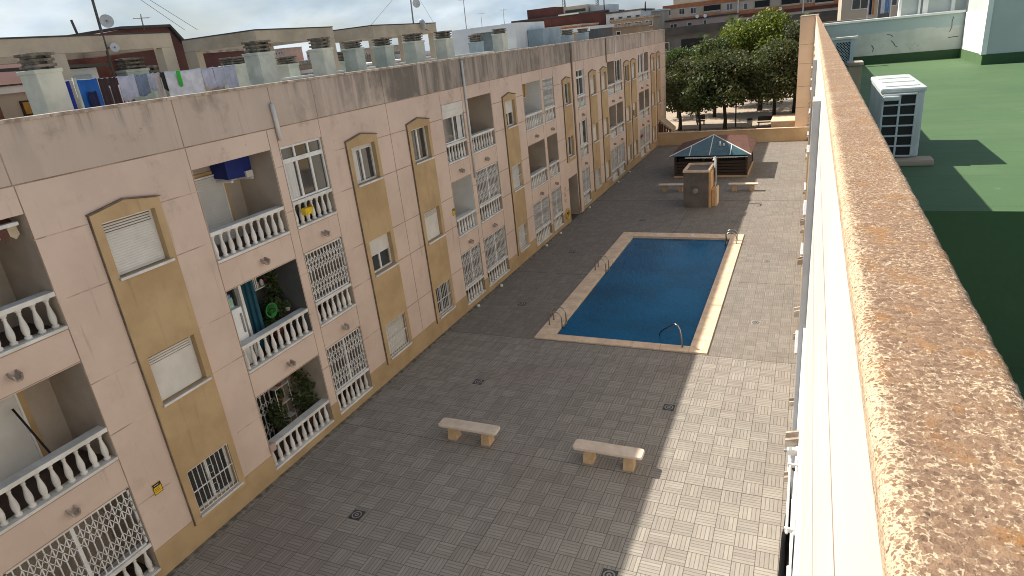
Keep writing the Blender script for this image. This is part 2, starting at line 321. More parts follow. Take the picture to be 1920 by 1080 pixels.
# ------------------------------------------------------------------ geometry helpers
class MB:
    def __init__(s): s.v = []; s.f = []; s.mi = []; s.ms = []; s.cur = 0; s.sm = []; s.smooth = False
    def use(s, m):
        if m not in s.ms: s.ms.append(m)
        s.cur = s.ms.index(m); return s
    def face(s, pts):
        i = len(s.v); s.v += [tuple(p) for p in pts]; s.f.append(tuple(range(i, i+len(pts)))); s.mi.append(s.cur); s.sm.append(s.smooth)
    def raw(s, vs, fs):
        i = len(s.v); s.v += [tuple(p) for p in vs]
        for f in fs: s.f.append(tuple(i+k for k in f)); s.mi.append(s.cur); s.sm.append(s.smooth)
    def box(s, x0, x1, y0, y1, z0, z1):
        s.hexa([(x0,y0,z0),(x1,y0,z0),(x1,y1,z0),(x0,y1,z0),(x0,y0,z1),(x1,y0,z1),(x1,y1,z1),(x0,y1,z1)])
    def hexa(s, p): s.raw(p, [(3,2,1,0),(4,5,6,7),(0,1,5,4),(1,2,6,5),(2,3,7,6),(3,0,4,7)])
    def bevbox(s, x0, x1, y0, y1, z0, z1, b=.015):
        bm = bmesh.new(); bmesh.ops.create_cube(bm, size=1)
        for v in bm.verts: v.co = ((x0+x1)/2+v.co.x*(x1-x0), (y0+y1)/2+v.co.y*(y1-y0), (z0+z1)/2+v.co.z*(z1-z0))
        bmesh.ops.bevel(bm, geom=bm.edges[:], offset=b, segments=2, affect='EDGES', profile=.6)
        bm.verts.index_update(); s.raw([v.co[:] for v in bm.verts], [[v.index for v in f.verts] for f in bm.faces]); bm.free()
    def bar(s, a, b, w, w2=None, up=(0, 0, 1)):
        a, b = Vector(a), Vector(b); d = (b-a).normalized(); u = Vector(up)
        if abs(d.dot(u)) > .98: u = Vector((1, 0, 0))
        r = d.cross(u).normalized()*(w/2); q = r.cross(d).normalized()*((w2 or w)/2)
        s.hexa([a-r-q, a+r-q, a+r+q, a-r+q, b-r-q, b+r-q, b+r+q, b-r+q])
    def tube(s, pts, rad, n=8, caps=True):
        pts = [Vector(p) for p in pts]; rr = rad if isinstance(rad, (list, tuple)) else [rad]*len(pts)
        vs, fs = [], []; prev = None
        for i, p in enumerate(pts):
            d = (pts[min(i+1, len(pts)-1)]-pts[max(i-1, 0)]).normalized()
            if prev is None:
                u = Vector((0, 0, 1)) if abs(d.z) < .9 else Vector((1, 0, 0)); prev = d.cross(u).normalized()
            a = (prev-d*prev.dot(d)).normalized(); prev = a; b = d.cross(a)
            for k in range(n):
                an = 2*math.pi*k/n; vs.append(p+(a*math.cos(an)+b*math.sin(an))*rr[i])
        for i in range(len(pts)-1):
            for k in range(n):
                fs.append((i*n+k, i*n+(k+1) % n, (i+1)*n+(k+1) % n, (i+1)*n+k))
        if caps: fs.append(tuple(range(n-1, -1, -1))); fs.append(tuple((len(pts)-1)*n+k for k in range(n)))
        o = s.smooth; s.smooth = True; s.raw(vs, fs); s.smooth = o
    def lathe(s, o, prof, n=10, axis='z'):
        vs, fs = [], []
        for (r, h) in prof:
            for k in range(n):
                a = 2*math.pi*k/n
                q = (r*math.cos(a), r*math.sin(a), h) if axis == 'z' else ((h, r*math.cos(a), r*math.sin(a)) if axis == 'x' else (r*math.cos(a), h, r*math.sin(a)))
                vs.append((o[0]+q[0], o[1]+q[1], o[2]+q[2]))
        m = len(prof)
        for i in range(m-1):
            for k in range(n): fs.append((i*n+k, i*n+(k+1) % n, (i+1)*n+(k+1) % n, (i+1)*n+k))
        fs.append(tuple(range(n-1, -1, -1))); fs.append(tuple((m-1)*n+k for k in range(n)))
        sm = s.smooth; s.smooth = True; s.raw(vs, fs); s.smooth = sm
    def prism(s, poly, h0, h1, f):
        """extrude polygon poly between h0 and h1; f(a, b, h) gives the point"""
        n = len(poly); vs = [f(a, b, h0) for a, b in poly]+[f(a, b, h1) for a, b in poly]
        s.raw(vs, [tuple(range(n-1, -1, -1)), tuple(range(n, 2*n))]+[(i, (i+1) % n, n+(i+1) % n, n+i) for i in range(n)])
    def build(s, name, parent=None, origin=None, m=None, recalc=True):
        me = bpy.data.meshes.new(name); o = Vector((0, 0, 0))
        if parent is not None:
            root = parent
            while root.parent is not None: root = root.parent
            o = ORIG_V.get(root.name, Vector((0, 0, 0)))
        elif origin is not None: o = Vector(origin)
        me.from_pydata([tuple(Vector(v)-o) for v in s.v], [], s.f)
        for mm in (s.ms or [m]): me.materials.append(GL(mm))
        me.polygons.foreach_set('material_index', s.mi); me.polygons.foreach_set('use_smooth', s.sm)
        if recalc:
            bm = bmesh.new(); bm.from_mesh(me); bmesh.ops.recalc_face_normals(bm, faces=bm.faces[:]); bm.to_mesh(me); bm.free()
        me.update()
        ob = bpy.data.objects.new(name, me); COL.objects.link(ob)
        if parent is not None: ob.parent = parent
        else: ob.location = o; ORIG_V[ob.name] = o
        return ob
ORIG = {}; ORIG_V = {}
def mb(m): return MB().use(m)
def thing(name, loc, label, cat, group=None):
    o = bpy.data.objects.new(name, None); COL.objects.link(o); o.location = loc; o.empty_display_size = .3
    ORIG_V[o.name] = Vector(loc); return tag(o, label, cat, group)
def tag(o, label, cat, group=None):
    o['label'] = label; o['category'] = cat
    if group: o['group'] = group
    return o
def struct(o, kind='structure'): o['kind'] = kind; return o
def kids(o): return [c for c in bpy.data.objects if c.parent == o]
def dup(root, loc, label, rotz=0.0):
    r = root.copy(); COL.objects.link(r); r.location = loc; r.rotation_euler = (0, 0, rotz); r['label'] = label; ORIG_V[r.name] = Vector(loc)
    for ch in kids(root):
        c = ch.copy(); COL.objects.link(c); c.parent = r
        for g in kids(ch):
            d = g.copy(); COL.objects.link(d); d.parent = c
    return r

# ------------------------------------------------------------------ ground, courtyard, plaza, water
PX0, PX1, PY0, PY1 = -8.38, -2.49, 18.70, 31.36          # outside of the pool coping
IX0, IX1, IY0, IY1 = -7.77, -3.04, 19.07, 30.72          # water
def ring(b, X0, X1, Y0, Y1, hx0, hx1, hy0, hy1, z):
    xs, ys = [X0, hx0, hx1, X1], [Y0, hy0, hy1, Y1]
    for i in range(3):
        for j in range(3):
            if i == 1 and j == 1: continue
            b.face([(xs[i], ys[j], z), (xs[i+1], ys[j], z), (xs[i+1], ys[j+1], z), (xs[i], ys[j+1], z)])
b = mb('soil_ground'); ring(b, -1500, 1500, -1500, 1500, IX0-.1, IX1+.1, IY0-.1, IY1+.1, -.02); struct(b.build('ground'))
b = mb('paving'); b.face([(-11.9, -8, 0), (.15, -8, 0), (.15, 18.64, 0), (-11.9, 18.64, 0)])
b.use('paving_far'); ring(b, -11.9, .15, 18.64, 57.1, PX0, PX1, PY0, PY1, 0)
struct(b.build('courtyard_paving'))
b = mb('paving_joint')
for x in (-5.85,): b.box(x-.006, x+.006, -8, 18.6, -.01, .004)
for y in (5.7, 12.3, 18.64): b.box(-11.85, .14, y-.007, y+.007, -.01, .0045)
b.box(-5.86, -5.84, 31.5, 57, -.01, .004); b.box(-11.8, -8.45, 25.1, 25.12, -.01, .004); b.box(-2.4, .1, 25.1, 25.12, -.01, .004); b.box(-11.8, .1, 38.0, 38.02, -.01, .0045)
struct(b.build('paving_joints'))
b = mb('plaza_paving'); b.box(-60, 30, 57.36, 95, -.3, .02); struct(b.build('plaza'))
b = mb('pool_water')
n = 1; b.face([(IX0, IY0, -.06), (IX1, IY0, -.06), (IX1, IY1, -.06), (IX0, IY1, -.06)]); struct(b.build('water'))

pool = thing('swimming_pool', (-5.4, 25, 0), 'rectangular blue swimming pool with pale stone edge in the courtyard', 'pool')
b = mb('pool_tile')
b.face([(IX0, IY0, -1.4), (IX1, IY0, -1.4), (IX1, IY1, -1.4), (IX0, IY1, -1.4)])
for a, c in (((IX0, IY0), (IX1, IY0)), ((IX1, IY0), (IX1, IY1)), ((IX1, IY1), (IX0, IY1)), ((IX0, IY1), (IX0, IY0))):
    b.face([(*a, -1.4), (*c, -1.4), (*c, .0), (*a, .0)])
b.build('basin', pool)
def slabs(b, x0, x1, y0, y1, axis, step, z0, z1):
    a0, a1 = (x0, x1) if axis == 'x' else (y0, y1); n = max(1, round((a1-a0)/step)); w = (a1-a0)/n
    for k in range(n):
        p, q = a0+k*w+.004, a0+(k+1)*w-.004
        if axis == 'x': b.bevbox(p, q, y0, y1, z0, z1, .012)
        else: b.bevbox(x0, x1, p, q, z0, z1, .012)
b = mb('pool_coping')
slabs(b, PX0, IX0+.03, PY0, PY1, 'y', .9, -.1, .045); slabs(b, IX1-.03, PX1, PY0, PY1, 'y', .9, -.1, .045)
slabs(b, IX0+.034, IX1-.034, PY0, IY0+.03, 'x', .9, -.1, .045); slabs(b, IX0+.034, IX1-.034, IY1-.03, PY1, 'x', .9, -.1, .045)
b.build('coping', pool)
for x in (-6.6, -4.9, -3.6):
    b = mb('white_stone'); b.lathe((x, 31.05, .045), [(.11, 0), (.11, .012), (.08, .016)], 14); b.build('skimmer_lid', pool)

# pool ladders: two steel arches each, with treads under water
def ladder(x, y, sgn, label):
    t = thing('pool_ladder', (x, y, .045), label, 'pool ladder', 'steel ladders of the pool')
    for dy in (0, .46):
        b = mb('steel'); pts = [(x, y+dy, .045), (x, y+dy, .36)]
        for k in range(1, 8):
            a = math.pi*k/8; pts.append((x+sgn*(.24-.24*math.cos(a)), y+dy, .36+.2*math.sin(a)))
        pts += [(x+sgn*.48, y+dy, .36), (x+sgn*.48, y+dy, -.9)]
        b.tube(pts, .024, 8); b.lathe((x, y+dy, .045), [(.05, 0), (.05, .01), (.03, .014)], 10); b.build('rail', t)
    for z in (-.02, -.3, -.6):
        b = mb('steel'); b.bevbox(x+sgn*.48-.05, x+sgn*.48+.05, y+.02, y+.44, z-.02, z+.01, .008); b.build('tread', t)
    return t
ladder(-8.2, 19.8, 1, 'steel pool ladder on the near left corner of the pool edge')
ladder(-8.2, 25.62, 1, 'steel pool ladder half way along the left side of the pool')
ladder(-2.72, 29.95, -1, 'steel pool ladder at the far right corner of the pool')
t = thing('handrail', (-3.3, 19.0, .045), 'single curved steel handrail rising from the near right pool edge', 'handrail')
b = mb('steel'); b.tube([(-3.29, 18.98, .04), (-3.33, 18.98, .4), (-3.38, 18.99, .66), (-3.44, 19.01, .77), (-3.52, 19.06, .80), (-3.62, 19.16, .76), (-4.12, 19.78, .18), (-4.22, 19.9, .0), (-4.25, 19.93, -.5)], .024, 8)
b.build('rail', t); b = mb('steel'); b.lathe((-3.29, 18.98, .045), [(.055, 0), (.055, .01), (.03, .016)], 10); b.build('base_plate', t)

# benches
def bench(x0, y0, label):
    t = thing('stone_bench', (x0, y0, 0), label, 'bench', 'stone benches of the courtyard')
    b = mb('bench_stone'); bm = bmesh.new()
    w, d, r = 1.72, .38, .07; poly = []
    for cx, cy, a0 in ((w-r, r, -90), (w-r, d-r, 0), (r, d-r, 90), (r, r, 180)):
        for k in range(5):
            a = R(a0+k*22.5); poly.append((x0+cx+r*math.cos(a), y0+cy+r*math.sin(a)))
    ins = [(x0+w/2+(px-x0-w/2)*.985, y0+d/2+(py-y0-d/2)*.94) for px, py in poly]
    n = len(poly)
    vs = [(p[0], p[1], .37) for p in ins]+[(p[0], p[1], .382) for p in poly]+[(p[0], p[1], .435) for p in poly]+[(p[0], p[1], .45) for p in ins]
    fs = [tuple(range(n-1, -1, -1)), tuple(range(3*n, 4*n))]
    for l in range(3): fs += [(l*n+i, l*n+(i+1) % n, (l+1)*n+(i+1) % n, (l+1)*n+i) for i in range(n)]
    b.raw(vs, fs); b.build('seat', t)
    for lx in (.27, 1.27):
        b = mb('bench_leg'); b.hexa([(x0+lx-.03, y0+.03, 0), (x0+lx+.23, y0+.03, 0), (x0+lx+.23, y0+.35, 0), (x0+lx-.03, y0+.35, 0),
                                     (x0+lx, y0+.08, .37), (x0+lx+.2, y0+.08, .37), (x0+lx+.2, y0+.3, .37), (x0+lx, y0+.3, .37)]); b.build('leg', t)
    return t
b0 = bench(-8.63, 12.36, 'stone bench wholly in shade, left of the two benches nearest the camera')
dup(b0, (-4.82, 12.35, 0), 'stone bench at the shadow edge, its right end in sun, right of the two nearest')
dup(b0, (-8.40, 40.15, 0), 'far stone bench left of the tiled shower block')
dup(b0, (-4.20, 40.2, 0), 'far stone bench right of the shower block, by the kiosk')

# floor drains
def drain(x, y, dark, label):
    t = thing('floor_drain', (x, y, 0), label, 'drain', 'drains in the courtyard paving')
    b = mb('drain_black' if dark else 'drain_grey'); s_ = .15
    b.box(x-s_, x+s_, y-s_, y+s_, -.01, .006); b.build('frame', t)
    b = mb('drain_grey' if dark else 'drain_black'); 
    n = 18
    for r0, r1 in ((.12, .09), (.05, .02)):
        vs = []
        for k in range(n):
            a = 2*math.pi*k/n; vs += [(x+r0*math.cos(a), y+r0*math.sin(a), .010), (x+r1*math.cos(a), y+r1*math.sin(a), .010)]
        b.raw(vs, [(2*k, (2*k+2) % (2*n), (2*k+3) % (2*n), 2*k+1) for k in range(n)])
    b.build('grate', t)
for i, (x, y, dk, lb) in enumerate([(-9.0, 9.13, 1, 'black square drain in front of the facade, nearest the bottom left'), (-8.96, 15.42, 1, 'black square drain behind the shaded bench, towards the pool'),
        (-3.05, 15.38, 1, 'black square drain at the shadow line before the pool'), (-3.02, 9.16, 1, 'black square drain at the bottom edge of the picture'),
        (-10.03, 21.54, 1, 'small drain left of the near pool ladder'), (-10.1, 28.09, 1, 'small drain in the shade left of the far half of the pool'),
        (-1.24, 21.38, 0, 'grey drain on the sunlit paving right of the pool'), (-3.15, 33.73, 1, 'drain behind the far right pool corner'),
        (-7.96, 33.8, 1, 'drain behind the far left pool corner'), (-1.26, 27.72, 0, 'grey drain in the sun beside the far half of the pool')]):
    drain(x, y, dk, lb)

# ------------------------------------------------------------------ facades
LEVELS = [(7.95, 6.55, 5.84), (5.15, 3.75, 3.03), (2.35, .95, .23)]   # opening top, rail top, rail bottom (storey 3, 2, 1)
WINZ = [(6.36, 7.44), (3.56, 4.63), (.72, 1.84)]
LOG = {'A': (3.9, 6.25), 'B': (9.70, 12.03), 'C': (12.36, 13.94), 'D': (20.5, 22.1), 'E': (22.48, 24.6), 'F': (28.02, 30.18), 'G': (30.55, 32.02),
       'H': (35.78, 37.2), 'I': (42.1, 43.78), 'J': (44.0, 45.66), 'K': (50.6, 52.2), 'L': (52.6, 54.02)}
BAYS = [(7.25, 8.73), (14.87, 16.36), (18.08, 19.5), (25.66, 27.04), (33.3, 34.63), (38.0, 39.42), (40.4, 41.8), (46.2, 47.72), (48.2, 49.7), (54.85, 56.35), (57.0, 58.6)]
YEND = 61.0
def facade(map_, cuts_y, openings, d=0.0, zlo=0.0, zhi=9.4, b=None):
    ys = sorted(set([cuts_y[0], cuts_y[1]]+[o[k] for o in openings for k in (0, 1)])); zs = sorted(set([zlo, zhi]+[o[k] for o in openings for k in (2, 3)]))
    for i in range(len(ys)-1):
        # merge vertical runs
        z0 = None
        for j in range(len(zs)-1):
            cy, cz = (ys[i]+ys[i+1])/2, (zs[j]+zs[j+1])/2
            hole = any(o[0] < cy < o[1] and o[2] < cz < o[3] for o in openings)
            if not hole and z0 is None: z0 = zs[j]
            if (hole or j == len(zs)-2) and z0 is not None:
                z1 = zs[j] if hole else zs[j+1]
                b.face([map_(d, ys[i], z0), map_(d, ys[i+1], z0), map_(d, ys[i+1], z1), map_(d, ys[i], z1)]); z0 = None
def fbox(b, map_, d0, d1, y0, y1, z0, z1):
    p = [map_(d, y, z) for z in (z0, z1) for d, y in ((d0, y0), (d1, y0), (d1, y1), (d0, y1))]
    b.hexa(p)
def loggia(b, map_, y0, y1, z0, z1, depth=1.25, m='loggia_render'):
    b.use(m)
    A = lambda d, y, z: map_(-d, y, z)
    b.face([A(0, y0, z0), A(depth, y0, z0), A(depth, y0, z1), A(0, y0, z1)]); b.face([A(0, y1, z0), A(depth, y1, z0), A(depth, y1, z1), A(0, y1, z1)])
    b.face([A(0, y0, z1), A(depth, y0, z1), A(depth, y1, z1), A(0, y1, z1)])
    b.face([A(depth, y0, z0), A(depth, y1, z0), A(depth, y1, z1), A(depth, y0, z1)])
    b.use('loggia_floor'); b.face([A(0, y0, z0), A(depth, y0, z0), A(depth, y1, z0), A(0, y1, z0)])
BAL = [(.062, 0), (.062, .045), (.04, .055), (.045, .075), (.056, .11), (.062, .17), (.056, .24), (.042, .31), (.03, .38), (.029, .42), (.042, .435), (.03, .45), (.05, .48), (.062, .49), (.062, .53)]
BALME = {}
def balustrade(root, map_, y0, y1, zt, zb, sep, flip=1):
    """white stone balustrade: hand rail, foot rail and turned balusters"""
    b = mb('white_stone'); 
    fbox(b, map_, -.24, .012, y0, y1, zt-.085, zt); fbox(b, map_, -.22, .02, y0, y1, zb, zb+.055)
    bl = b.build('balustrade', root)
    w = y1-y0; n = max(4, round(w/.225)); h = zt-.085-(zb+.055)
    o = ORIG_V[root.name]
    prof = [(r, q*h/.53) for r, q in BAL]
    if sep:
        for k in range(n):
            y = y0+w*(k+.5)/n; p = map_(-.11, y, zb+.055)
            key = round(h, 3)
            if key not in BALME:
                q = mb('white_stone'); q.lathe((0, 0, 0), prof, 10); ob = q.build('baluster'); BALME[key] = ob.data; bpy.data.objects.remove(ob)
            ob = bpy.data.objects.new('baluster', BALME[key]); COL.objects.link(ob); ob.parent = bl; ob.location = Vector(p)-o
    else:
        q = mb('white_stone')
        for k in range(n):
            y = y0+w*(k+.5)/n; p = map_(-.11, y, zb+.055)
            q.lathe(p, prof, 6)
        q.build('baluster_row', bl)
def grille(root, map_, y0, y1, z0, z1, leaves=2, d=-.05):
    """folding scissor grille: uprights joined by two bands of crossed laths"""
    b = mb('white_metal'); fbox(b, map_, d-.02, d+.02, y0, y0+.04, z0, z1); fbox(b, map_, d-.02, d+.02, y1-.04, y1, z0, z1)
    fbox(b, map_, d-.02, d+.02, y0, y1, z1-.04, z1); fbox(b, map_, d-.02, d+.02, y0, y1, z0, z0+.035)
    W = (y1-y0)/leaves
    for l in range(leaves):
        a0, a1 = y0+l*W, y0+(l+1)*W
        if l: fbox(b, map_, d-.025, d+.025, a0-.035, a0+.035, z0, z1)
        n = max(5, round(W/.125)); st = (a1-a0)/n
        for k in range(1, n):
            y = a0+k*st; fbox(b, map_, d-.012, d+.012, y-.011, y+.011, z0, z1)
        H = z1-z0
        for zc in (z0+.27*H, z0+.74*H):
            hb = .155*H
            for k in range(-1, n):
                for sg in (1, -1):
                    ya, yb = a0+k*st, a0+(k+2)*st; za, zb2 = zc-sg*hb, zc+sg*hb
                    if ya < a0: za += (zb2-za)*(a0-ya)/(yb-ya); ya = a0
                    if yb > a1: zb2 -= (zb2-za)*(yb-a1)/(yb-ya); yb = a1
                    if yb-ya > .02: b.bar(map_(d+.016, ya, za), map_(d+.016, yb, zb2), .016, .008, up=map_(1, 0, 0))
    return b.build('folding_grille', root)
def shutter_slats(b, map_, d, y0, y1, z0, z1, pitch=.055, top_slots=0):
    n = max(2, round((z1-z0)/pitch)); h = (z1-z0)/n
    for k in range(n):
        za, zb = z0+k*h, z0+(k+1)*h
        # each slat leans slightly so its lower lip shades the one below
        g = .02 if (n-k <= top_slots) else .006
        b.hexa([map_(d-.02, y0, za), map_(d+.012, y0, za), map_(d+.012, y1, za), map_(d-.02, y1, za), map_(d-.02, y0, zb-g), map_(d, y0, zb-g), map_(d, y1, zb-g), map_(d-.02, y1, zb-g)])
    m0 = b.cur; b.use('dark_edge'); fbox(b, map_, d-.028, d-.021, y0, y1, z0, z1); b.cur = m0
def sash(root, map_, y0, y1, z0, z1, panes, d, name='window', top=None, curtain=None):
    """white aluminium window with sashes; returns the frame (part) - glass and curtain are sub-parts"""
    b = mb('white_metal'); f = .05
    fbox(b, map_, d-.04, d+.03, y0, y0+f, z0, z1); fbox(b, map_, d-.04, d+.03, y1-f, y1, z0, z1)
    fbox(b, map_, d-.04, d+.03, y0+f, y1-f, z1-f, z1); fbox(b, map_, d-.04, d+.03, y0+f, y1-f, z0, z0+f)
    zt = z1-f
    if top:
        zt = z1-top; fbox(b, map_, d-.03, d+.035, y0+f, y1-f, zt-.06, zt+.05)
        for k in range(1, panes): 
            y = y0+(y1-y0)*k/panes; fbox(b, map_, d-.03, d+.02, y-.03, y+.03, zt+.05, z1-f)
        zt -= .06
    for k in range(1, panes):
        y = y0+(y1-y0)*k/panes; fbox(b, map_, d-.03, d+.025, y-.035, y+.035, z0+f, zt)
    w = b.build(name, root)
    g = mb('window_glass'); g.face([map_(d-.012, y0+.02, z0+.02), map_(d-.012, y1-.02, z0+.02), map_(d-.012, y1-.02, z1-.02), map_(d-.012, y0+.02, z1-.02)]); g.build('glass', w)
    if curtain:
        c = mb('curtain'); ya, yb = curtain; pts = []
        for k in range(13):
            y = ya+(yb-ya)*k/12; pts.append((y, .012*math.sin(k*1.9)))
        for k in range(12):
            (u, e), (v, g2) = pts[k], pts[k+1]
            c.face([map_(d+.002+e*.3, u, z0+f), map_(d+.002+g2*.3, v, z0+f), map_(d+.002+g2*.3, v, zt), map_(d+.002+e*.3, u, zt)])
        c.build('curtain', w)
    return w
def bay_window(root, map_, y0, y1, z0, z1, mode, d0=.05):
    """window in a projecting bay: modes shut / half / top / open / glass / bars / barshut"""
    dr = d0-.17
    if mode in ('glass', 'half', 'top', 'bars', 'open'):
        w = sash(root, map_, y0, y1, z0, z1, 2, dr, curtain=(y0+.06, y0+.4) if mode == 'top' else None)
    else:
        b = mb('white_metal'); fbox(b, map_, dr-.03, dr+.03, y0, y0+.045, z0, z1); fbox(b, map_, dr-.03, dr+.03, y1-.045, y1, z0, z1); fbox(b, map_, dr-.03, dr+.03, y0+.045, y1-.045, z1-.05, z1)
        w = b.build('window', root)
    fr = {'shut': 1, 'barshut': 1, 'half': .5, 'top': .13, 'part': .45}.get(mode, 0)
    if fr:
        s = mb('shutter_cream'); shutter_slats(s, map_, dr+.045, y0+.045, y1-.045, z1-(z1-z0)*fr+.01, z1-.05 if fr == 1 else z1, .052, 4 if fr == 1 else 0)
        s.build('roller_shutter', w)
    if mode in ('bars', 'barshut'):
        g = mb('white_metal'); dg = d0-.03
        n = 9
        for k in range(n+1):
            y = y0+.015+(y1-y0-.03)*k/n; fbox(g, map_, dg-.008, dg+.008, y-.006, y+.006, z0, z1)
        for z in (z0+.015, (z0+z1)/2, z1-.015): fbox(g, map_, dg-.012, dg+.012, y0, y1, z-.011, z+.011)
        # scrolls
        for q in (.3, .7) if mode == 'barshut' else (.5,):
            for zc in (.28, .72):
                yc, zz = y0+(y1-y0)*q, z0+(z1-z0)*zc
                g.tube([map_(dg, yc+.09*math.cos(a*.7854), zz+.11*math.sin(a*.7854)) for a in range(9)], .004, 4)
        g.build('grille', w)
    s = mb('sill_stone'); fbox(s, map_, dr, d0+.05, y0-.03, y1+.06, z0-.05, z0-.006); s.use('white_stone'); fbox(s, map_, d0+.05, d0+.065, y0-.03, y1+.06, z0-.055, z0-.004); s.build('sill', w)
    return w
def spout(root, map_, y, z):
    b = mb('coping_stone'); n = 8; vs = []
    pts_o = [(.10*math.cos(math.pi*k/n), .13-.13*math.sin(math.pi*k/n)) for k in range(n+1)]
    # half-round water spout tongue
    for L in (-.005, .16):
        for dy, dz in [(-.085, .06), (-.075, -.02), (-.04, -.06), (.04, -.06), (.075, -.02), (.085, .06), (.055, .06), (.045, 0), (.02, -.025), (-.02, -.025), (-.045, 0), (-.055, .06)]:
            vs.append(map_(L, y+dy, z+dz-(.05 if L > 0 else 0)))
    m = 12; b.raw(vs, [tuple(range(m-1, -1, -1)), tuple(range(m, 2*m))]+[(i, (i+1) % m, m+(i+1) % m, m+i) for i in range(m)])
    b.build('water_spout', root)

def bay(root, map_, y0, y1, wins, mats=('ochre_render', 'dark_edge'), zlow=.55):
    b = mb(mats[0]); d = .05
    ops = [(y0+.18, y1-.165, z0, z1) for (z0, z1) in wins]
    facade(map_, (y0, y1), ops, d, zlow, 7.62, b)
    ym = (y0+y1)/2
    b.face([map_(d, y0, 7.62), map_(d, y1, 7.62), map_(d, ym, 7.75)]); 
    for y in (y0, y1): b.face([map_(0, y, zlow), map_(d, y, zlow), map_(d, y, 7.62), map_(0, y, 7.62)])
    b.face([map_(0, y0, 7.62), map_(d, y0, 7.62), map_(d, ym, 7.75), map_(0, ym, 7.75)]); b.face([map_(0, ym, 7.75), map_(d, ym, 7.75), map_(d, y1, 7.62), map_(0, y1, 7.62)])
    b.face([map_(0, y0, zlow), map_(d, y0, zlow), map_(d, y1, zlow), map_(0, y1, zlow)])
    for (a, c, z0, z1) in ops:
        for y in (a, c): b.face([map_(d, y, z0), map_(-.24, y, z0), map_(-.24, y, z1), map_(d, y, z1)])
        b.face([map_(d, a, z1), map_(-.24, a, z1), map_(-.24, c, z1), map_(d, c, z1)]); b.face([map_(d, a, z0), map_(-.24, a, z0), map_(-.24, c, z0), map_(d, c, z0)])
    if mats[1]:
        b.use(mats[1]); fbox(b, map_, .0, d+.004, y0-.016, y0-.001, zlow, 7.63)
        for a, c, za, zb in ((y0-.03, ym, 7.63, 7.762), (ym, y1+.03, 7.762, 7.63)):
            b.hexa([map_(0, a, za), map_(d+.02, a, za), map_(d+.02, c, zb), map_(0, c, zb), map_(0, a, za+.022), map_(d+.02, a, za+.022), map_(d+.02, c, zb+.022), map_(0, c, zb+.022)])
    b.build('window_bay', root)
    return ops

# ---------------------------------------------------------------- the shaded block on the left
XL = -11.9
mL = lambda d, y, z: (XL+d, y, z)
blk = thing('apartment_block', (XL, 30, 0), 'long three-storey peach rendered block with white balustrades and ochre window bays', 'building')
BAYWIN = [['shut', 'shut', 'bars'], ['top', 'half', 'barshut'], ['open', 'shut', 'bars'], ['half', 'barshut', 'barshut'], ['open', 'glass', None], ['shut', 'shut', 'barshut'],
          ['shut', 'shut', 'shut'], ['glass', 'shut', 'shut'], ['shut', 'half', 'shut'], ['shut', 'shut', 'shut'], ['shut', 'shut', 'shut']]
opens = []
for k, (y0, y1) in LOG.items():
    for (zt, zr, zb) in LEVELS: opens.append((y0, y1, zb, zt))
for (y0, y1), ws in zip(BAYS, BAYWIN):
    for (z0, z1), w in zip(WINZ, ws):
        if w: opens.append((y0+.18, y1-.165, z0, z1))
DOOR = (33.3, 34.85, 0.0, 2.42); opens.append(DOOR)
b = mb('peach_render')
facade(mL, (-8, YEND), opens, 0, 0, 9.4, b)
b.face([(XL, YEND, 0), (XL-10, YEND, 0), (XL-10, YEND, 9.4), (XL, YEND, 9.4)]); b.face([(XL, -8, 0), (XL-10, -8, 0), (XL-10, -8, 9.4), (XL, -8, 9.4)])
b.face([(XL-10, -8, 0), (XL-10, YEND, 0), (XL-10, YEND, 9.4), (XL-10, -8, 9.4)])
b.face([(XL-.16, -8, 8.43), (XL-.16, YEND, 8.43), (XL-.16, YEND, 9.4), (XL-.16, -8, 9.4)])
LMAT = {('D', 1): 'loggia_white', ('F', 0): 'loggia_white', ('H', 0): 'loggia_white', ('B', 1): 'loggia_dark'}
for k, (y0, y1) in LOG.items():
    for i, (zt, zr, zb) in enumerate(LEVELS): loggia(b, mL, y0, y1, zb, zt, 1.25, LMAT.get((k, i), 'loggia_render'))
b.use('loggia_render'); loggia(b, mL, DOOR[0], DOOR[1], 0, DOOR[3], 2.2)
b.build('wall', blk)
b = mb('roof_membrane'); b.face([(XL-.16, -8, 8.43), (XL-10, -8, 8.43), (XL-10, YEND, 8.43), (XL-.16, YEND, 8.43)]); b.build('roof_deck', blk)
b = mb('coping_stone')
y = -8.0
while y < YEND:
    y2 = min(y+1.17, YEND+.05); b.bevbox(XL-.2, XL+.035, y+.004, y2-.004, 9.4, 9.462, .01); y = y2
b.build('coping', blk)
b = mb('ochre_plinth')
segs = []; cur = -8.0
for (a, c) in sorted([(y0, y1) for k, (y0, y1) in LOG.items()]+[(DOOR[0], DOOR[1])]+[(y0-.03, y1+.005) for y0, y1 in BAYS if y0 != 33.3]):
    if a-cur > .03: segs.append((cur, a, .70))
    cur = max(cur, c)
segs.append((cur, YEND, .70))
pieces = [(a, c, h) for a, c, h in segs]+[(y0, y1, .222) for y0, y1 in LOG.values()]+[(y0-.03, y1+.005, .545) for y0, y1 in BAYS if y0 != 33.3]
for side in (0, 1):
    b = mb('ochre_plinth')
    for a, c, h in pieces:
        if (a > 33) == bool(side): fbox(b, mL, -.01, .018, a, c, -.02, h)
    b.build('plinth', blk)
b = mb('weathered_concrete'); b.box(XL+.018, XL+.14, -8, DOOR[0]-.02, -.02, .03); b.box(XL+.018, XL+.14, DOOR[1]+.02, 57, -.02, .03); b.build('kerb', blk)
for (y0, y1), ws in zip(BAYS, BAYWIN):
    wz = [z for z, w in zip(WINZ, ws) if w]
    ops = bay(blk, mL, y0, y1, wz, zlow=.55 if ws[2] else 3.3)
    for (a, c, z0, z1), w in zip(ops, [w for w in ws if w]): bay_window(blk, mL, a, c, z0, z1, w)
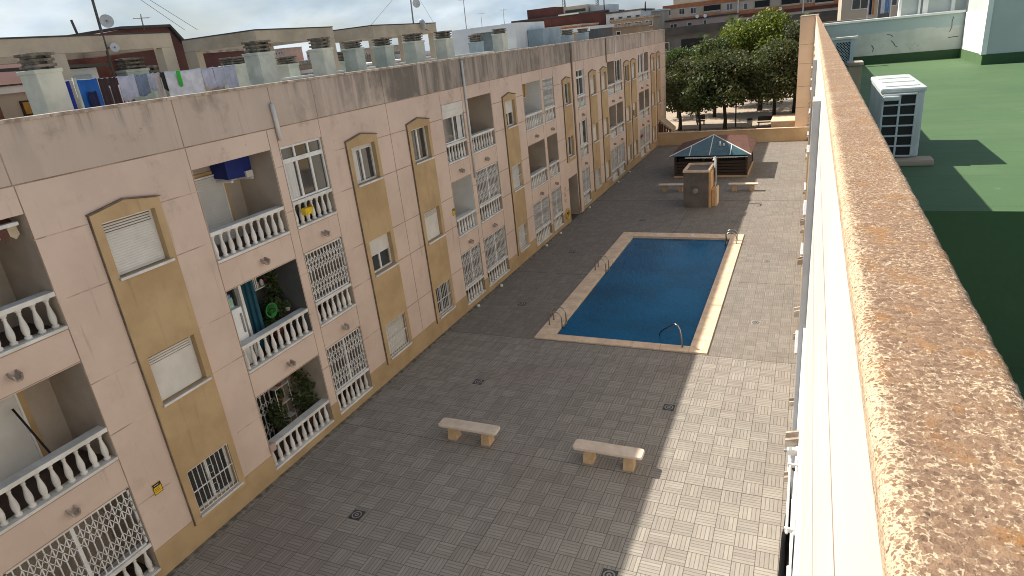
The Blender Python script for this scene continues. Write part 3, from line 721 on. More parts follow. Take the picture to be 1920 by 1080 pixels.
# joints scored in the render
b = mb('joint')
solid = sorted([(y0-.03, y1) for y0, y1 in BAYS]+[(y0, y1) for y0, y1 in LOG.values()]+[(33.25, 34.9)])
def hjoint(z, blockers, ya=-8, yb=YEND):
    cur = ya
    for a, c in blockers:
        b.use('joint_pale' if a < 15 and z < 8 else 'joint')
        if a > cur: fbox(b, mL, 0, .0035, cur, a, z-.010, z+.010)
        cur = max(cur, c)
    if cur < yb: fbox(b, mL, 0, .0035, cur, yb, z-.012, z+.012)
hjoint(8.43, []); 
for z in (7.49, 6.35, 4.66, 3.54, 1.86): hjoint(z, solid)
for y in (6.26, 9.68, 12.05, 12.34, 13.96, 17.15, 20.48, 22.12, 22.46, 24.63, 28.0, 30.2, 30.53, 32.04, 35.76, 37.22):
    fbox(b, mL, 0, .003, y-.009, y+.009, .72, 8.415)
for y in (6.24, 9.67, 12.4, 13.98, 17.14, 20.55, 24.6, 28.47, 30.3): fbox(b, mL, 0, .003, y-.01, y+.01, 8.445, 9.4)
for z in (5.82, 5.17, 3.01, 2.37):
    for y0, y1 in LOG.values(): fbox(b, mL, 0, .0025, y0, y1, z-.006, z+.006)
b.build('render_joints', blk)
for y, dk in ((35.0, 1), (41.9, 1), (44.1, 0), (52.45, 0)):
    bb = mb('dark_edge' if dk else 'white_metal'); fbox(bb, mL, .0, .05, y-.045, y+.045, .1 if y == 35 else 7.95, 9.39); bb.build('downpipe', blk)
bb = mb('peach_render'); fbox(bb, mL, 0, .06, 35.12, 35.55, .0, 9.39); bb.build('pilaster', blk)
bb = mb('shutter_white'); bb.tube([mL(.05, 22.36, 9.35), mL(.05, 22.36, 7.2), mL(.05, 22.36, 4.95)], .045, 8); bb.build('downpipe', blk)
bb = mb('shutter_white'); bb.tube([mL(.06, 12.36, 9.0), mL(.06, 12.4, 8.12)], .055, 8); bb.build('vent_pipe', blk)
# balustrades, spouts
for k, (y0, y1) in LOG.items():
    for i, (zt, zr, zb) in enumerate(LEVELS):
        balustrade(blk, mL, y0, y1, zr, zb, k in 'ABC')
        if i < 2: spout(blk, mL, (y0+y1)/2 + (0.1 if k in 'ABC' else 0), zb-.36)
# grilles and glazed loggias
for k, i in (('A', 2), ('C', 1), ('C', 2), ('D', 2), ('E', 1), ('E', 2), ('F', 2), ('G', 0), ('G', 2), ('H', 2), ('I', 2), ('J', 2), ('K', 2), ('L', 2)):
    y0, y1 = LOG[k]; zt, zr, zb = LEVELS[i]; grille(blk, mL, y0+.01, y1-.01, zr+.01, zt-.01, 1 if (k, i) in (('C', 1), ('G', 0)) else 2)
y0, y1 = LOG['C']; sash(blk, mL, y0, y1, 6.56, 7.94, 3, -.07, 'balcony_glazing', top=.36, curtain=(12.42, 12.78))
y0, y1 = LOG['D']; sash(blk, mL, y0, y1, 6.56, 7.50, 2, -.07, 'balcony_glazing', curtain=(21.6, 21.95))
bb = mb('shutter_cream'); fbox(bb, mL, -.12, .0, y0+.01, y1-.01, 7.5, 7.72); fbox(bb, mL, -.1, .012, y0+.01, y1-.01, 7.725, 7.94); bb.build('shutter_box', blk)
y0, y1 = LOG['H']; sash(blk, mL, y0, y1, 6.56, 7.94, 2, -.12, 'balcony_glazing', top=.4); sash(blk, mL, y0, y1, 3.76, 5.14, 2, -.08, 'balcony_glazing', curtain=(36.1, 36.5))
y0, y1 = LOG['J']; sash(blk, mL, y0, y1, 6.56, 7.94, 2, -.12, 'balcony_glazing')
y0, y1 = LOG['K']; sash(blk, mL, y0, y1, 6.56, 7.94, 2, -.06, 'balcony_glazing', curtain=(51.1, 51.7))
# doors at the back of the open loggias
def balcony_door(y0, y1, zb, zt, kind):
    w = .0
    b = mb('loggia_ochre'); fbox(b, mL, -1.248, -1.215, y0-.16, y1+.16, zb, zt-.12); d = b.build('balcony_door', blk)
    if kind == 'grille':
        s = mb('white_metal')
        for k in range(9):
            y = y0+(y1-y0)*k/8; fbox(s, mL, -1.17, -1.15, y-.01, y+.01, zb, zt-.25)
        for z in (zb+.35, zb+.95, zb+1.5):
            for k in range(-1, 8):
                for sg in (1, -1): s.bar(mL(-1.145, max(y0, y0+(y1-y0)*k/8), z-sg*.2), mL(-1.145, min(y1, y0+(y1-y0)*(k+2)/8), z+sg*.2), .014, .008, up=(1, 0, 0))
        s.build('grille', d)
        s = mb('dark_void'); fbox(s, mL, -1.213, -1.205, y0, y1, zb, zt-.25); s.build('glass', d)
    else:
        s = mb('shutter_white'); shutter_slats(s, mL, -1.19, y0, y1, zb, zt-.25, .07 if kind == 'louvre' else .05); s.build('roller_shutter', d)
        s = mb('white_metal'); fbox(s, mL, -1.214, -1.17, y1, y1+.04, zb, zt-.24); fbox(s, mL, -1.214, -1.17, y0-.04, y0, zb, zt-.24); fbox(s, mL, -1.214, -1.165, y0-.04, y1+.04, zt-.241, zt-.2); s.build('frame', d)
balcony_door(10.1, 11.41, 5.9, 7.75, 'louvre'); balcony_door(10.1, 11.4, .25, 2.3, 'grille'); balcony_door(4.1, 5.58, 3.05, 5.1, 'plain'); balcony_door(4.1, 5.4, 5.9, 7.9, 'plain')
balcony_door(22.6, 23.3, 3.1, 5.1, 'plain'); balcony_door(28.2, 28.9, 3.1, 5.1, 'plain'); balcony_door(42.3, 42.9, 5.9, 7.9, 'plain'); balcony_door(42.3, 42.9, 3.1, 5.1, 'plain')
bb = mb('window_glass'); fbox(bb, mL, -1.24, -1.2, 30.8, 31.3, 4.3, 5.05); bb.use('white_metal'); fbox(bb, mL, -1.24, -1.19, 31.3, 31.36, 4.25, 5.1); fbox(bb, mL, -1.24, -1.19, 30.74, 31.36, 4.2, 4.27); bb.build('window', blk)
# entrance door to the stair
bb = mb('dark_void'); fbox(bb, mL, -2.19, -2.1, 33.4, 34.8, .0, .62); bb.use('window_glass'); fbox(bb, mL, -2.19, -2.12, 33.4, 34.1, .62, 2.3); bb.build('entrance_door', blk)
bb = mb('loggia_white'); fbox(bb, mL, -.9, -.86, 34.3, 34.7, 1.3, 1.7); bb.build('notice_board', blk)
for y in (20.96, 23.22, 28.8, 30.92, 36.18, 42.9, 46.1):
    bb = mb('white_stone'); bb.lathe((XL+.2, y, .0), [(.07, 0), (.075, .05), (.06, .09), (.02, .115)], 10); bb.build('floor_lamp', blk)
# chimney shafts on the roof: rendered shaft with a cap of louvred concrete slabs
def chimney(y0, y1, ztop, captop, x1=-12.3, dep=.62, m='chimney_render', narrow=.12):
    b = mb(m); y0 += .42*(y1-y0) if x1 == -12.3 else 0; dep = .52 if x1 == -12.3 else dep; narrow = .05; k_ = 13.35/12.35 if x1 == -12.3 else 1.0; x1 = -13.3 if x1 == -12.3 else x1; y0 *= k_; y1 *= k_; ztop = 9.8+(ztop-9.8)*k_; captop = 9.8+(captop-9.8)*k_
    x0 = x1-dep; b.bevbox(x0, x1, y0, y1, 8.44, ztop-.04, .015); b.bevbox(x0-.03, x1+.02, y0-.025, y1+.025, ztop-.05, ztop+.02, .012); c = b.build('chimney', blk)
    q = mb('weathered_concrete'); h = captop-ztop-.02; n = 3; k0 = narrow
    yy0, yy1, xx0, xx1 = y0+k0, y1-k0, x0+k0*.7, x1-k0*.7
    for k in range(n):
        z = ztop+.02+h*k/n; e = random.uniform(-.02, .02)
        q.bevbox(xx0-.02+e, xx1+.02+e, yy0-.02-e, yy1+.03+e, z+h/n*.42, z+h/n*.94, .012)
        for (a, c2) in ((yy0+.02, yy0+.12), (yy1-.12, yy1-.02)): q.box(xx0+.03, xx1-.03, a, c2, z, z+h/n*.55)
    q.box(xx0+.1, xx1-.1, yy0+.1, yy1-.1, ztop, captop-.05); q.bevbox(xx0-.03, xx1+.03, yy0-.04, yy1+.04, captop-.05, captop, .01)
    q.build('louvred_cap', c)
chimney(7.14, 7.93, 10.17, 10.47); chimney(12.37, 13.33, 10.17, 10.46, m='chimney_render_green'); chimney(14.88, 15.64, 10.15, 10.45); chimney(16.38, 17.1, 10.08, 10.3, m='chimney_render_green')
chimney(17.9, 18.7, 10.08, 10.32, m='chimney_render_green'); chimney(19.6, 20.66, 10.14, 10.4); chimney(21.8, 22.77, 10.15, 10.42); chimney(26.85, 27.8, 10.16, 10.38, narrow=.1)
chimney(12.1, 12.75, 10.12, 10.42, -16.2, .5, 'chimney_render_green'); chimney(14.5, 15.1, 9.98, 10.2, -15.0, .5); chimney(13.0, 13.45, 9.85, 10.2, -16.6, .45)
chimney(17.3, 17.8, 9.85, 10.1, -15.5, .5); chimney(30.6, 31.3, 9.95, 10.3, -15.2, .5, 'blue_grey_wall', .06); chimney(36.5, 37.3, 9.8, 10.1, -12.4, .5, 'blue_grey_wall', .05)
chimney(39.4, 40.2, 9.85, 10.1, -12.4, .5, 'blue_grey_wall', .05); chimney(20.4, 20.9, 9.75, 10.1, -15.6, .5)
# hollow concrete frames round the old drying yards
def roof_frame(x0, x1, y0, y1, zt, beam, posts, m='frame_concrete', w=.22, lowwall=0):
    b = mb(m)
    b.bevbox(x1-w, x1, y0, y1, zt-beam, zt, .015); b.bevbox(x0, x0+w, y0, y1, zt-beam, zt, .015)
    b.bevbox(x0+w, x1-w, y0, y0+w, zt-beam, zt, .015); b.bevbox(x0+w, x1-w, y1-w, y1, zt-beam, zt, .015)
    for (px, py, pw, pd) in posts: b.bevbox(px, px+pw, py, py+pd, 8.44, zt-beam, .012)
    if lowwall: b.box(x1-.14, x1-.02, y0+.1, y1-.1, 8.44, lowwall); b.box(x0+.2, x1-.2, y0+.02, y0+.14, 8.44, lowwall)
    b.use('dark_band'); b.box(x1-w-.01, x1+.015, y0, y1, zt, zt+.03); b.box(x0, x1-w-.01, y0-.015, y0+w, zt, zt+.03)
    return b.build('roof_frame', blk)
roof_frame(-18.5, -15, 4.0, 12.72, 10.9, .34, [(-15.22, 9.55, .22, .32), (-15.3, 12.35, .3, .37), (-18.5, 12.35, .3, .37), (-15.22, 4.0, .22, .3), (-18.5, 4, .3, .3), (-18.5, 8, .25, .3)])
roof_frame(-18.06, -15, 15.65, 19.28, 10.88, .36, [(-18.06, 15.65, .5, .25), (-18.06, 19.0, .3, .28), (-15.25, 19.0, .25, .28)])
roof_frame(-18.0, -14.98, 21.6, 26.35, 10.88, .40, [(-16.63, 21.6, .3, .3), (-15.28, 21.6, .3, .35), (-15.2, 23.5, .2, .25), (-15.25, 26.0, .25, .35), (-18, 26, .3, .35), (-18, 21.6, .3, .3)])
# whitewashed stair house and roof-top boundary walls
b = mb('white_wall'); b.box(-18.4, -17.2, 34.0, 38, 8.44, 10.7); b.box(-15.35, -14.54, 34.0, 38.4, 8.44, 10.72); b.box(-17.2, -15.35, 34.0, 38.4, 10.42, 10.71)
b.use('blue_grey_wall'); b.box(-17.2, -15.35, 35.2, 38.3, 8.44, 10.42); b.box(-14.5, -13.6, 35.6, 38.6, 8.44, 10.3); b.build('stair_house', blk)
b = mb('grey_green_wall'); b.box(-14.6, -14.45, 2, 12.2, 8.44, 9.33); b.box(-14.6, -14.45, 15.9, 34, 8.44, 9.42); b.box(-13.4, -13.3, 40.6, 60, 8.44, 9.35); b.use('white_wall'); b.box(-14.62, -14.43, 15.9, 34, 9.42, 9.48); b.build('roof_wall', blk)
b = mb('red_brick'); b.box(-17.8, -17.2, 4.2, 9.4, 8.44, 10.3); b.box(-17.9, -16.6, 11.2, 12.3, 8.44, 10.5); b.build('brick_wall', blk)
b = mb('loggia_white'); b.box(-16.9, -15.9, 9.9, 11.1, 8.44, 10.25); b.use('dark_band'); b.hexa([(-17.1, 9.5, 10.35), (-15.7, 9.5, 10.3), (-15.7, 11.4, 10.25), (-17.1, 11.4, 10.3), (-17.1, 9.5, 10.42), (-15.7, 9.5, 10.37), (-15.7, 11.4, 10.32), (-17.1, 11.4, 10.37)]); b.use('blue_grey_wall'); b.box(-15.9, -15.86, 10.1, 10.9, 9.2, 10.1); b.build('roof_shed', blk)

# ---------------------------------------------------------------- the sunlit block on the right, with the parapet and the green terrace
XR = .13
mR = lambda d, y, z: (XR-d, y, z)
rb = thing('apartment_block', (XR, 30, 0), 'white-rendered sunlit block with lichen-covered parapet and green painted roof terrace', 'building')
RL = [(14.2, 15.8), (22.48, 24.6), (28.02, 30.18), (35.78, 37.2), (42.1, 43.78), (50.6, 52.2)]
RBAYS = [(12.2, 13.5), (18.2, 19.5), (25.66, 27.04), (33.3, 34.63), (38.0, 39.42), (46.2, 47.72)]
rop = [(y0, y1, zb, zt) for y0, y1 in RL for zt, zr, zb in LEVELS]+[(y0+.18, y1-.165, z0, z1) for y0, y1 in RBAYS for z0, z1 in WINZ]
b = mb('pale_render'); facade(mR, (-8, 57.3), rop, 0, 0, 9.235, b)
for y0, y1 in RL:
    for zt, zr, zb in LEVELS: loggia(b, mR, y0, y1, zb, zt, 1.25, 'loggia_white')
b.use('pale_render'); b.face([(XR+13, -8, 0), (XR+13, 57.3, 0), (XR+13, 57.3, 8), (XR+13, -8, 8)]); b.face([(XR, -8, 0), (XR+13, -8, 0), (XR+13, -8, 6.6), (XR, -8, 6.6)])
b.face([(XR, 57.3, 0), (XR+13, 57.3, 0), (XR+13, 57.3, 8), (XR, 57.3, 8)])
b.use('grey_green_wall'); b.face([(.268, -8, 6.5), (.268, 57.3, 6.5), (.268, 57.3, 9.235), (.268, -8, 9.235)]); b.face([(XR, 57.3, 8), (.268, 57.3, 8), (.268, 57.3, 9.235), (XR, 57.3, 9.235)]); b.face([(XR, -8, 6.5), (.268, -8, 6.5), (.268, -8, 9.235), (XR, -8, 9.235)])
b.build('wall', rb)
for (y0, y1) in RBAYS:
    ops = bay(rb, mR, y0, y1, WINZ, ('ochre_render', None))
    for (a, c, z0, z1) in ops: bay_window(rb, mR, a, c, z0, z1, random.choice(['shut', 'glass', 'half']))
for y0, y1 in RL:
    for i, (zt, zr, zb) in enumerate(LEVELS):
        balustrade(rb, mR, y0, y1, zr, zb, False)
        if i < 2: spout(rb, mR, (y0+y1)/2, zb-.36)
for y in (6.1, 9.6, 12.0): spout(rb, mR, y, 2.67); spout(rb, mR, y+.4, 5.48)
b = mb('white_paint'); fbox(b, mR, 0, .028, 2.6, 12.0, .25, 5.84); b.build('blind_panel', rb)
b = mb('joint'); 
for z in (8.43, 7.49): fbox(b, mR, 0, .002, -8, 57, z-.004, z+.004)
b.build('render_joints', rb)
b = mb('ochre_plinth'); fbox(b, mR, .0, .03, -8, 57, -.02, .22); b.build('plinth', rb)
for y, z0, z1 in ((8.6, 3.0, 8.78), (18.6, 6.5, 8.6)):
    b = mb('duct_grey'); fbox(b, mR, 0, .085, y, y+.5, z0, z1); b.build('duct', rb)
b = mb('cl_black'); b.lathe((XR-.04, 6.5, 5.1), [(.01, -.05), (.035, -.035), (.042, 0), (.03, .03), (.01, .04)], 12, 'y'); b.build('wall_lamp', rb)
# parapet cap: rough, rounded stones
def cap():
    b = mb('lichen_stone'); b.smooth = True
    import mathutils
    prof = []
    x0, x1, zt, r = .096, .286, 9.30, .022
    for k in range(5): a = R(200-k*27.5); prof.append((x0+r+r*math.cos(a), zt-r+r*math.sin(a)))
    nt_ = 22
    for k in range(1, nt_): prof.append((x0+r+(x1-x0-2*r)*k/nt_, zt))
    for k in range(5): a = R(90-k*27.5); prof.append((x1-r+r*math.cos(a), zt-r+r*math.sin(a)))
    prof = [(x0+.004, 9.24)]+prof+[(x1-.004, 9.24)]
    ys = []; y = -1.2
    while y < 57.3: ys.append(y); y += .009 if y < 2.6 else (.03 if y < 6 else .12)
    ys.append(57.3); vs = []
    N = mathutils.noise
    for y in ys:
        for (x, z) in prof:
            k = 1 if y < 8 else .5
            n1 = N.noise(Vector((x*60, y*60, z*60))); n2 = N.noise(Vector((x*18+9, y*18, z*18))); n3 = N.noise(Vector((x*140, y*140, 5)))
            vs.append((x+n2*.0016*k+n1*.0010*k, y, z+(n1*.0018+n2*.0018+n3*.0012)*k))
    m = len(prof); fs = []
    for j in range(len(ys)-1):
        for i in range(m-1): fs.append((j*m+i, j*m+i+1, (j+1)*m+i+1, (j+1)*m+i))
    b.raw(vs, fs); return b.build('parapet_cap', rb, recalc=False)
cap()
b = mb('cap_underside'); b.smooth = False
b.box(.112, .278, -1.2, 57.3, 9.165, 9.245); b.build('mortar_bed', rb)
# terrace
b = mb('green_roof_paint'); b.face([(.268, 6.43, 8.05), (XR+13, 6.43, 8.05), (XR+13, 23.2, 8.05), (.268, 23.2, 8.05)])
b.face([(.268, 6.43, 6.6), (XR+13, 6.43, 6.6), (XR+13, 6.43, 8.05), (.268, 6.43, 8.05)]); b.face([(.268, -8, 6.6), (XR+13, -8, 6.6), (XR+13, 6.43, 6.6), (.268, 6.43, 6.6)])
b.build('roof_terrace', rb)
b = mb('roof_membrane'); b.face([(.268, 23.2, 8.04), (XR+13, 23.2, 8.04), (XR+13, 57.3, 8.04), (.268, 57.3, 8.04)]); b.build('roof_deck', rb)
b = mb('grey_patched_wall'); b.box(.27, 3.9, 23.2, 23.36, 8.04, 9.27); b.build('terrace_wall', rb)
for pts in ([(3.62, 9.18), (3.60, 9.05), (3.61, 8.92), (3.57, 8.78)], [(3.55, 8.62), (3.68, 8.64), (3.8, 8.63)], [(2.12, 8.68), (2.2, 8.6), (2.24, 8.52), (2.3, 8.5)], [(2.0, 8.86), (2.1, 8.84), (2.16, 8.79)], [(1.62, 8.6), (1.68, 8.5), (1.66, 8.4)]):
    b = mb('dark_metal')
    for (xa, za), (xb, zb_) in zip(pts, pts[1:]): b.bar((xa, 23.199, za), (xb, 23.199, zb_), .018, .006, up=(0, 1, 0))
    b.build('crack', rb)
b = mb('white_paint'); b.bevbox(.262, 3.9, 23.14, 23.42, 9.27, 9.335, .01); b.build('wall_ledge', rb)
b = mb('green_skirting_shade'); b.box(.27, 3.9, 23.18, 23.2, 8.05, 8.3); b.box(3.905, 9, 20.28, 20.30, 8.05, 8.3); b.use('green_roof_paint'); b.box(3.88, 3.905, 20.28, 23.18, 8.05, 8.3); b.build('skirting', rb)  # front runs take the shade-darkened green, the sunward run the lighter roof green
b = mb('grey_green_wall'); b.box(3.92, 9, 20.30, 23.5, 8.04, 12); b.build('penthouse', rb)
b = mb('white_paint'); b.box(3.85, 3.96, 20.27, 20.42, 8.3, 12); b.box(3.898, 3.919, 20.42, 23.14, 8.3, 9.27); b.build('sunlit_face', rb)  # sunlight on the penthouse's left face, put in as white paint
b = mb('grey_green_wall'); b.box(2.28, 3.9, 23.5, 23.56, 9.335, 12); b.build('screen_wall', rb)
for x0, x1 in ((2.25, 2.32), (2.75, 2.80), (2.86, 2.99), (3.56, 3.65)):
    b = mb('white_paint'); b.box(x0, x1, 23.4, 23.58, 9.335, 12); b.build('white_post', rb)
b = mb('grey_concrete'); b.box(1.95, 2.3, 26.6, 26.8, 8.04, 11); b.use('plaster_tan'); b.box(.3, 1.9, 27.5, 27.7, 8.04, 9.3); b.build('terrace_wall', rb)
t = thing('lattice_door', (.85, 22.5, 8.05), 'low blue-grey lattice door with white head at the end of the parapet', 'door')
b = mb('steel_blue'); b.box(1.02, 1.12, 22.45, 22.55, 8.05, 8.86); b.box(.56, .64, 22.45, 22.55, 8.05, 8.86); b.box(.64, 1.02, 22.46, 22.54, 8.78, 8.86); b.build('frame', t)
b = mb('steel_blue')
for k in range(-9, 10):
    for sg in (1, -1):
        xa, za = .83+k*.075, 8.42; pts = []
        for s_ in (-1, 1):
            x = xa+s_*.36*sg; z = za+s_*.36
            pts.append((x, z))
        # clip to the frame
        def cl(p, q):
            (xa_, za_), (xb_, zb_) = p, q; lo, hi = 0.0, 1.0
            dx, dz = xb_-xa_, zb_-za_
            for pmin, pmax, a0, dd in ((.64, 1.02, xa_, dx), (8.08, 8.78, za_, dz)):
                if abs(dd) < 1e-9: continue
                t0, t1 = sorted(((pmin-a0)/dd, (pmax-a0)/dd)); lo, hi = max(lo, t0), min(hi, t1)
            return ((xa_+dx*lo, za_+dz*lo), (xa_+dx*hi, za_+dz*hi)) if hi-lo > .02 else None
        q = cl(pts[0], pts[1])
        if q: b.bar((q[0][0], 22.5+sg*.006, q[0][1]), (q[1][0], 22.5+sg*.006, q[1][1]), .014, .01, up=(0, 1, 0))
b.build('lattice', t)
b = mb('dark_void'); b.box(.64, 1.02, 22.53, 22.54, 8.08, 8.78); b.build('backing', t)
b = mb('white_stone'); b.bevbox(.5, 1.2, 22.4, 22.6, 8.862, 8.93, .012); b.build('lintel', t)
b = mb('plaster_tan'); b.bevbox(.57, .77, 12.6, 12.95, 8.05, 8.84, .01); b.use('coping_stone'); b.bevbox(.55, .79, 12.57, 12.98, 8.842, 8.9, .012)
tag(b.build('masonry_pier', origin=(.67, 12.8, 8.05)), 'stubby plastered pier on the green terrace beside the parapet', 'pier')

# far end volume of the right block
t = thing('apartment_block', (-.4, 58, 0), 'tall blank peach end wall standing beyond the courtyard at the far right', 'building')
b = mb('tower_peach'); b.box(-.95, .3, 57.35, 64, 0, 9.28); b.build('wall', t)
b = mb('coping_stone'); b.bevbox(-.99, .34, 57.31, 64, 9.28, 9.35, .01); b.build('coping', t)
b = mb('joint')
for z in (2.6, 4.2, 5.9, 7.3): b.box(-.952, .3, 57.344, 57.35, z-.012, z+.012)
b.build('render_joints', t)

# air conditioning unit
t = thing('air_conditioner', (.95, 8.45, 8.05), 'white outdoor air conditioning unit with dark grille on the green terrace', 'air conditioner')
b = mb('ac_white'); x0, x1, y0, y1, z0, z1 = .735, 1.155, 8.46, 9.98, 8.12, 8.89
b.bevbox(x0, x1, y0+.02, y1, z0, z1-.03, .02); b.bevbox(x0-.012, x1+.012, y0, y1+.01, z1-.05, z1, .018)
for k in range(3):
    ya = y0+.15+k*.46; b.bevbox(x0+.04, x1-.04, ya, ya+.36, z1-.004, z1+.012, .01)
b.build('casing', t)
b = mb('ac_white')
gx0, gx1, gz0, gz1 = x0+.02, x1-.075, z0+.02, z1-.07
nx, nz = 2, 6; cw, ch = (gx1-gx0)/nx, (gz1-gz0)/nz
for i in range(nx+1): b.bevbox(gx0+i*cw-.011, gx0+i*cw+.011, y0-.012, y0+.02, gz0, gz1, .006)
for j in range(nz+1): b.bevbox(gx0, gx1, y0-.015, y0+.02, gz0+j*ch-.009, gz0+j*ch+.009, .006)
b.build('grille', t)
b = mb('ac_dark'); b.box(gx0, gx1, y0+.012, y0+.019, gz0, gz1); b.build('coil', t)
b = mb('ac_white'); b.bevbox(gx0-.005, gx0+cw*.95, y0-.06, y0-.016, gz1-.06, gz1-.01, .012); b.build('handle_cover', t)
b = mb('dark_metal'); b.box(x1-.07, x1-.066, y0+.012, y0+.0195, z0+.01, z1-.06); b.box(x1+.0005, x1+.003, y0+.08, y0+.09, z0+.01, z1-.06); b.build('panel_seam', t)
for y in (8.35, 9.6):
    b = mb('plaster_tan'); b.bevbox(x0-.02, x1+.14, y-.05, y+.2, 8.05, 8.12, .02); b.build('foot', t)

# far boundary wall, raised bed
t = thing('boundary_wall', (-6, 57.2, 0), 'low ochre rendered wall closing the far end of the courtyard', 'wall')
b = mb('wall_ochre'); b.box(-11.9, .13, 57.1, 57.35, -.02, 1.03); b.build('wall', t)
b = mb('pool_coping'); slabs(b, -11.9, .13, 57.06, 57.39, 'x', 1.0, 1.03, 1.09); b.build('coping', t)
b = mb('plaster_tan'); b.box(-2.75, -.96, 58.0, 61.5, 0, 1.45); b.use('pool_coping'); b.bevbox(-2.8, -.955, 57.95, 61.55, 1.45, 1.52, .01)
tag(b.build('planter_wall', origin=(-1.8, 59, 0)), 'sunlit tan block wall beyond the boundary wall, by the blank end wall', 'wall')
t = thing('stair_canopy', (-11.4, 58.3, 0), 'striped brown boarded stair canopy at the far end of the peach block', 'canopy')
b = mb('awn_cream'); b.hexa([(-11.88, 57.6, 1.75), (-10.75, 57.6, 1.0), (-10.75, 59.4, 1.0), (-11.88, 59.4, 1.75), (-11.88, 57.6, 2.25), (-10.75, 57.6, 1.25), (-10.75, 59.4, 1.25), (-11.88, 59.4, 2.25)]); b.build('roof', t)
b = mb('awn_brown')
for k in range(5): b.box(-11.86+k*.22, -11.72+k*.22, 57.5, 57.58, .9, 1.95-k*.16)
b.build('boards', t); b = mb('awn_cream'); b.box(-11.88, -10.78, 57.6, 57.7, .0, 1.0); b.build('side_wall', t)

# kiosk with hipped roof, glass front slope
t = thing('kiosk', (-5.8, 46, 0), 'dark wooden kiosk with red tiled hip roof and glazed front slope', 'kiosk')
gx0, gx1, gy0, gy1, ze = -8.12, -3.42, 44.2, 48.8, 1.52
ex0, ex1, ey0, ey1 = gx0-.25, gx1+.22, gy0-.35, gy1+.3
A1, A2 = (-5.80, 46.1, 2.50), (-3.9, 48.8, 1.98)
def slab_poly(b, pts, th=.07):
    n = len(pts); lo = [(p[0], p[1], p[2]-th) for p in pts]; b.raw(list(pts)+lo, [tuple(range(n)), tuple(range(2*n-1, n-1, -1))]+[(i, n+i, n+(i+1) % n, (i+1) % n) for i in range(n)])
e = [(ex0, ey0, ze), (ex1, ey0, ze), (ex1, ey1, ze), (ex0, ey1, ze)]
b = mb('red_roof_tile'); slab_poly(b, [e[1], e[2], A2, A1]); slab_poly(b, [e[2], e[3], A2]); slab_poly(b, [e[3], e[0], A1, A2]); b.build('tiled_roof', t)
b = mb('glass_teal'); slab_poly(b, [e[0], e[1], A1], .03); b.build('glass_slope', t)
b = mb('white_metal')
for f_ in (.25, .5, .75):
    bx = e[0][0]+(e[1][0]-e[0][0])*f_; 
    k = 1-abs(f_-.5)*2*.0
    tt = min(1, (1-abs(2*f_-1)))
    # bar runs up the slope until it meets the hip
    top = (bx+(A1[0]-bx)*0, 0, 0)
    if f_ == .5: P = A1
    elif f_ < .5: s_ = (bx-e[0][0])/(A1[0]-e[0][0]); P = (e[0][0]+(A1[0]-e[0][0])*s_, e[0][1]+(A1[1]-e[0][1])*s_, ze+(A1[2]-ze)*s_)
    else: s_ = (e[1][0]-bx)/(e[1][0]-A1[0]); P = (bx, e[1][1]+(A1[1]-e[1][1])*s_, ze+(A1[2]-ze)*s_)
    b.bar((bx, e[0][1], ze+.012), (P[0], P[1], P[2]+.012), .05, .03)
b.bar(e[0], A1, .07, .05); b.bar(e[1], A1, .07, .05); b.build('glazing_bars', t)
b = mb('white_metal'); b.box(ex0+1.0, ex1-.2, ey0+.02, ey0+.07, ze-.16, ze-.1)
for k in range(34): x = ex0+1.05+k*.098; b.box(x, x+.05, ey0+.03, ey0+.05, ze-.2, ze-.1)
b.build('eaves_trim', t)
b = mb('wood_brown')
for x, y in ((gx0, gy0), (gx1-.14, gy0), (gx1-.14, gy1-.14), (gx0, gy1-.14), (-6.3, gy0)): b.box(x, x+.14, y, y+.14, .0, ze-.04)
b.build('posts', t)
b = mb('wood_brown')
for k in range(7):
    z = .12+k*.2; b.box(gx0+.05, gx1-.05, gy0+.05, gy0+.1, z, z+.155) if k < 5 else None
    b.box(gx1-.1, gx1-.05, gy0+.14, gy1-.14, z, z+.17) if k < 6 else None
    b.box(gx0+.05, gx0+.1, gy0+.14, gy1-.14, z, z+.17); b.box(gx0+.14, gx1-.14, gy1-.1, gy1-.05, z, z+.17)
b.build('boarding', t)
b = mb('dark_void'); b.box(gx0+.2, gx1-.2, gy0+.25, gy1-.2, .01, ze-.25); b.build('interior', t)
b = mb('wall_ochre'); b.box(gx0-.03, gx1+.03, gy0-.03, gy0+.045, 0, .11); b.box(gx1-.045, gx1+.03, gy0+.05, gy1, 0, .11); b.build('base', t)
b = mb('white_stone'); b.lathe((-5.25, 44.9, 1.95), [(.1, 0), (.07, .18), (.05, .3)], 8); b.lathe((-5.0, 44.85, 1.93), [(.08, 0), (.06, .14), (.03, .2)], 8)
tag(b.build('roof_vents', origin=(-5.1, 44.9, 1.9)), 'pair of small white vents on the glazed slope of the kiosk', 'vent')

# shower block
t = thing('shower_block', (-5.5, 37.4, 0), 'tile-clad shower block with flat recessed top and orange side before the kiosk', 'shower')
b = mb('shower_tile'); b.box(-6.2, -4.83, 36.42, 38.5, 0, 2.0); b.build('body', t)
b = mb('pool_coping'); b.box(-6.23, -4.80, 36.39, 36.5, 2.0, 2.12); b.box(-6.23, -4.80, 38.4, 38.53, 2.0, 2.12); b.box(-6.23, -6.12, 36.5, 38.4, 2.0, 2.12); b.box(-4.9, -4.80, 36.5, 38.4, 2.0, 2.12); b.build('rim', t)
b = mb('shower_orange'); b.box(-4.829, -4.72, 36.44, 37.6, 0, 1.96); b.build('side_wall', t)
b = mb('shower_orange'); b.box(-4.70, -4.50, 36.75, 37.6, 0, .95); b.use('pool_coping'); b.box(-4.50, -4.42, 36.73, 37.62, 0, 1.0); b.build('foot_wall', t)
b = mb('drain_grey'); b.lathe((-5.55, 36.42, .95), [(.16, -.004), (.14, -.012), (.02, -.014)], 14, 'y'); b.build('wall_disc', t)
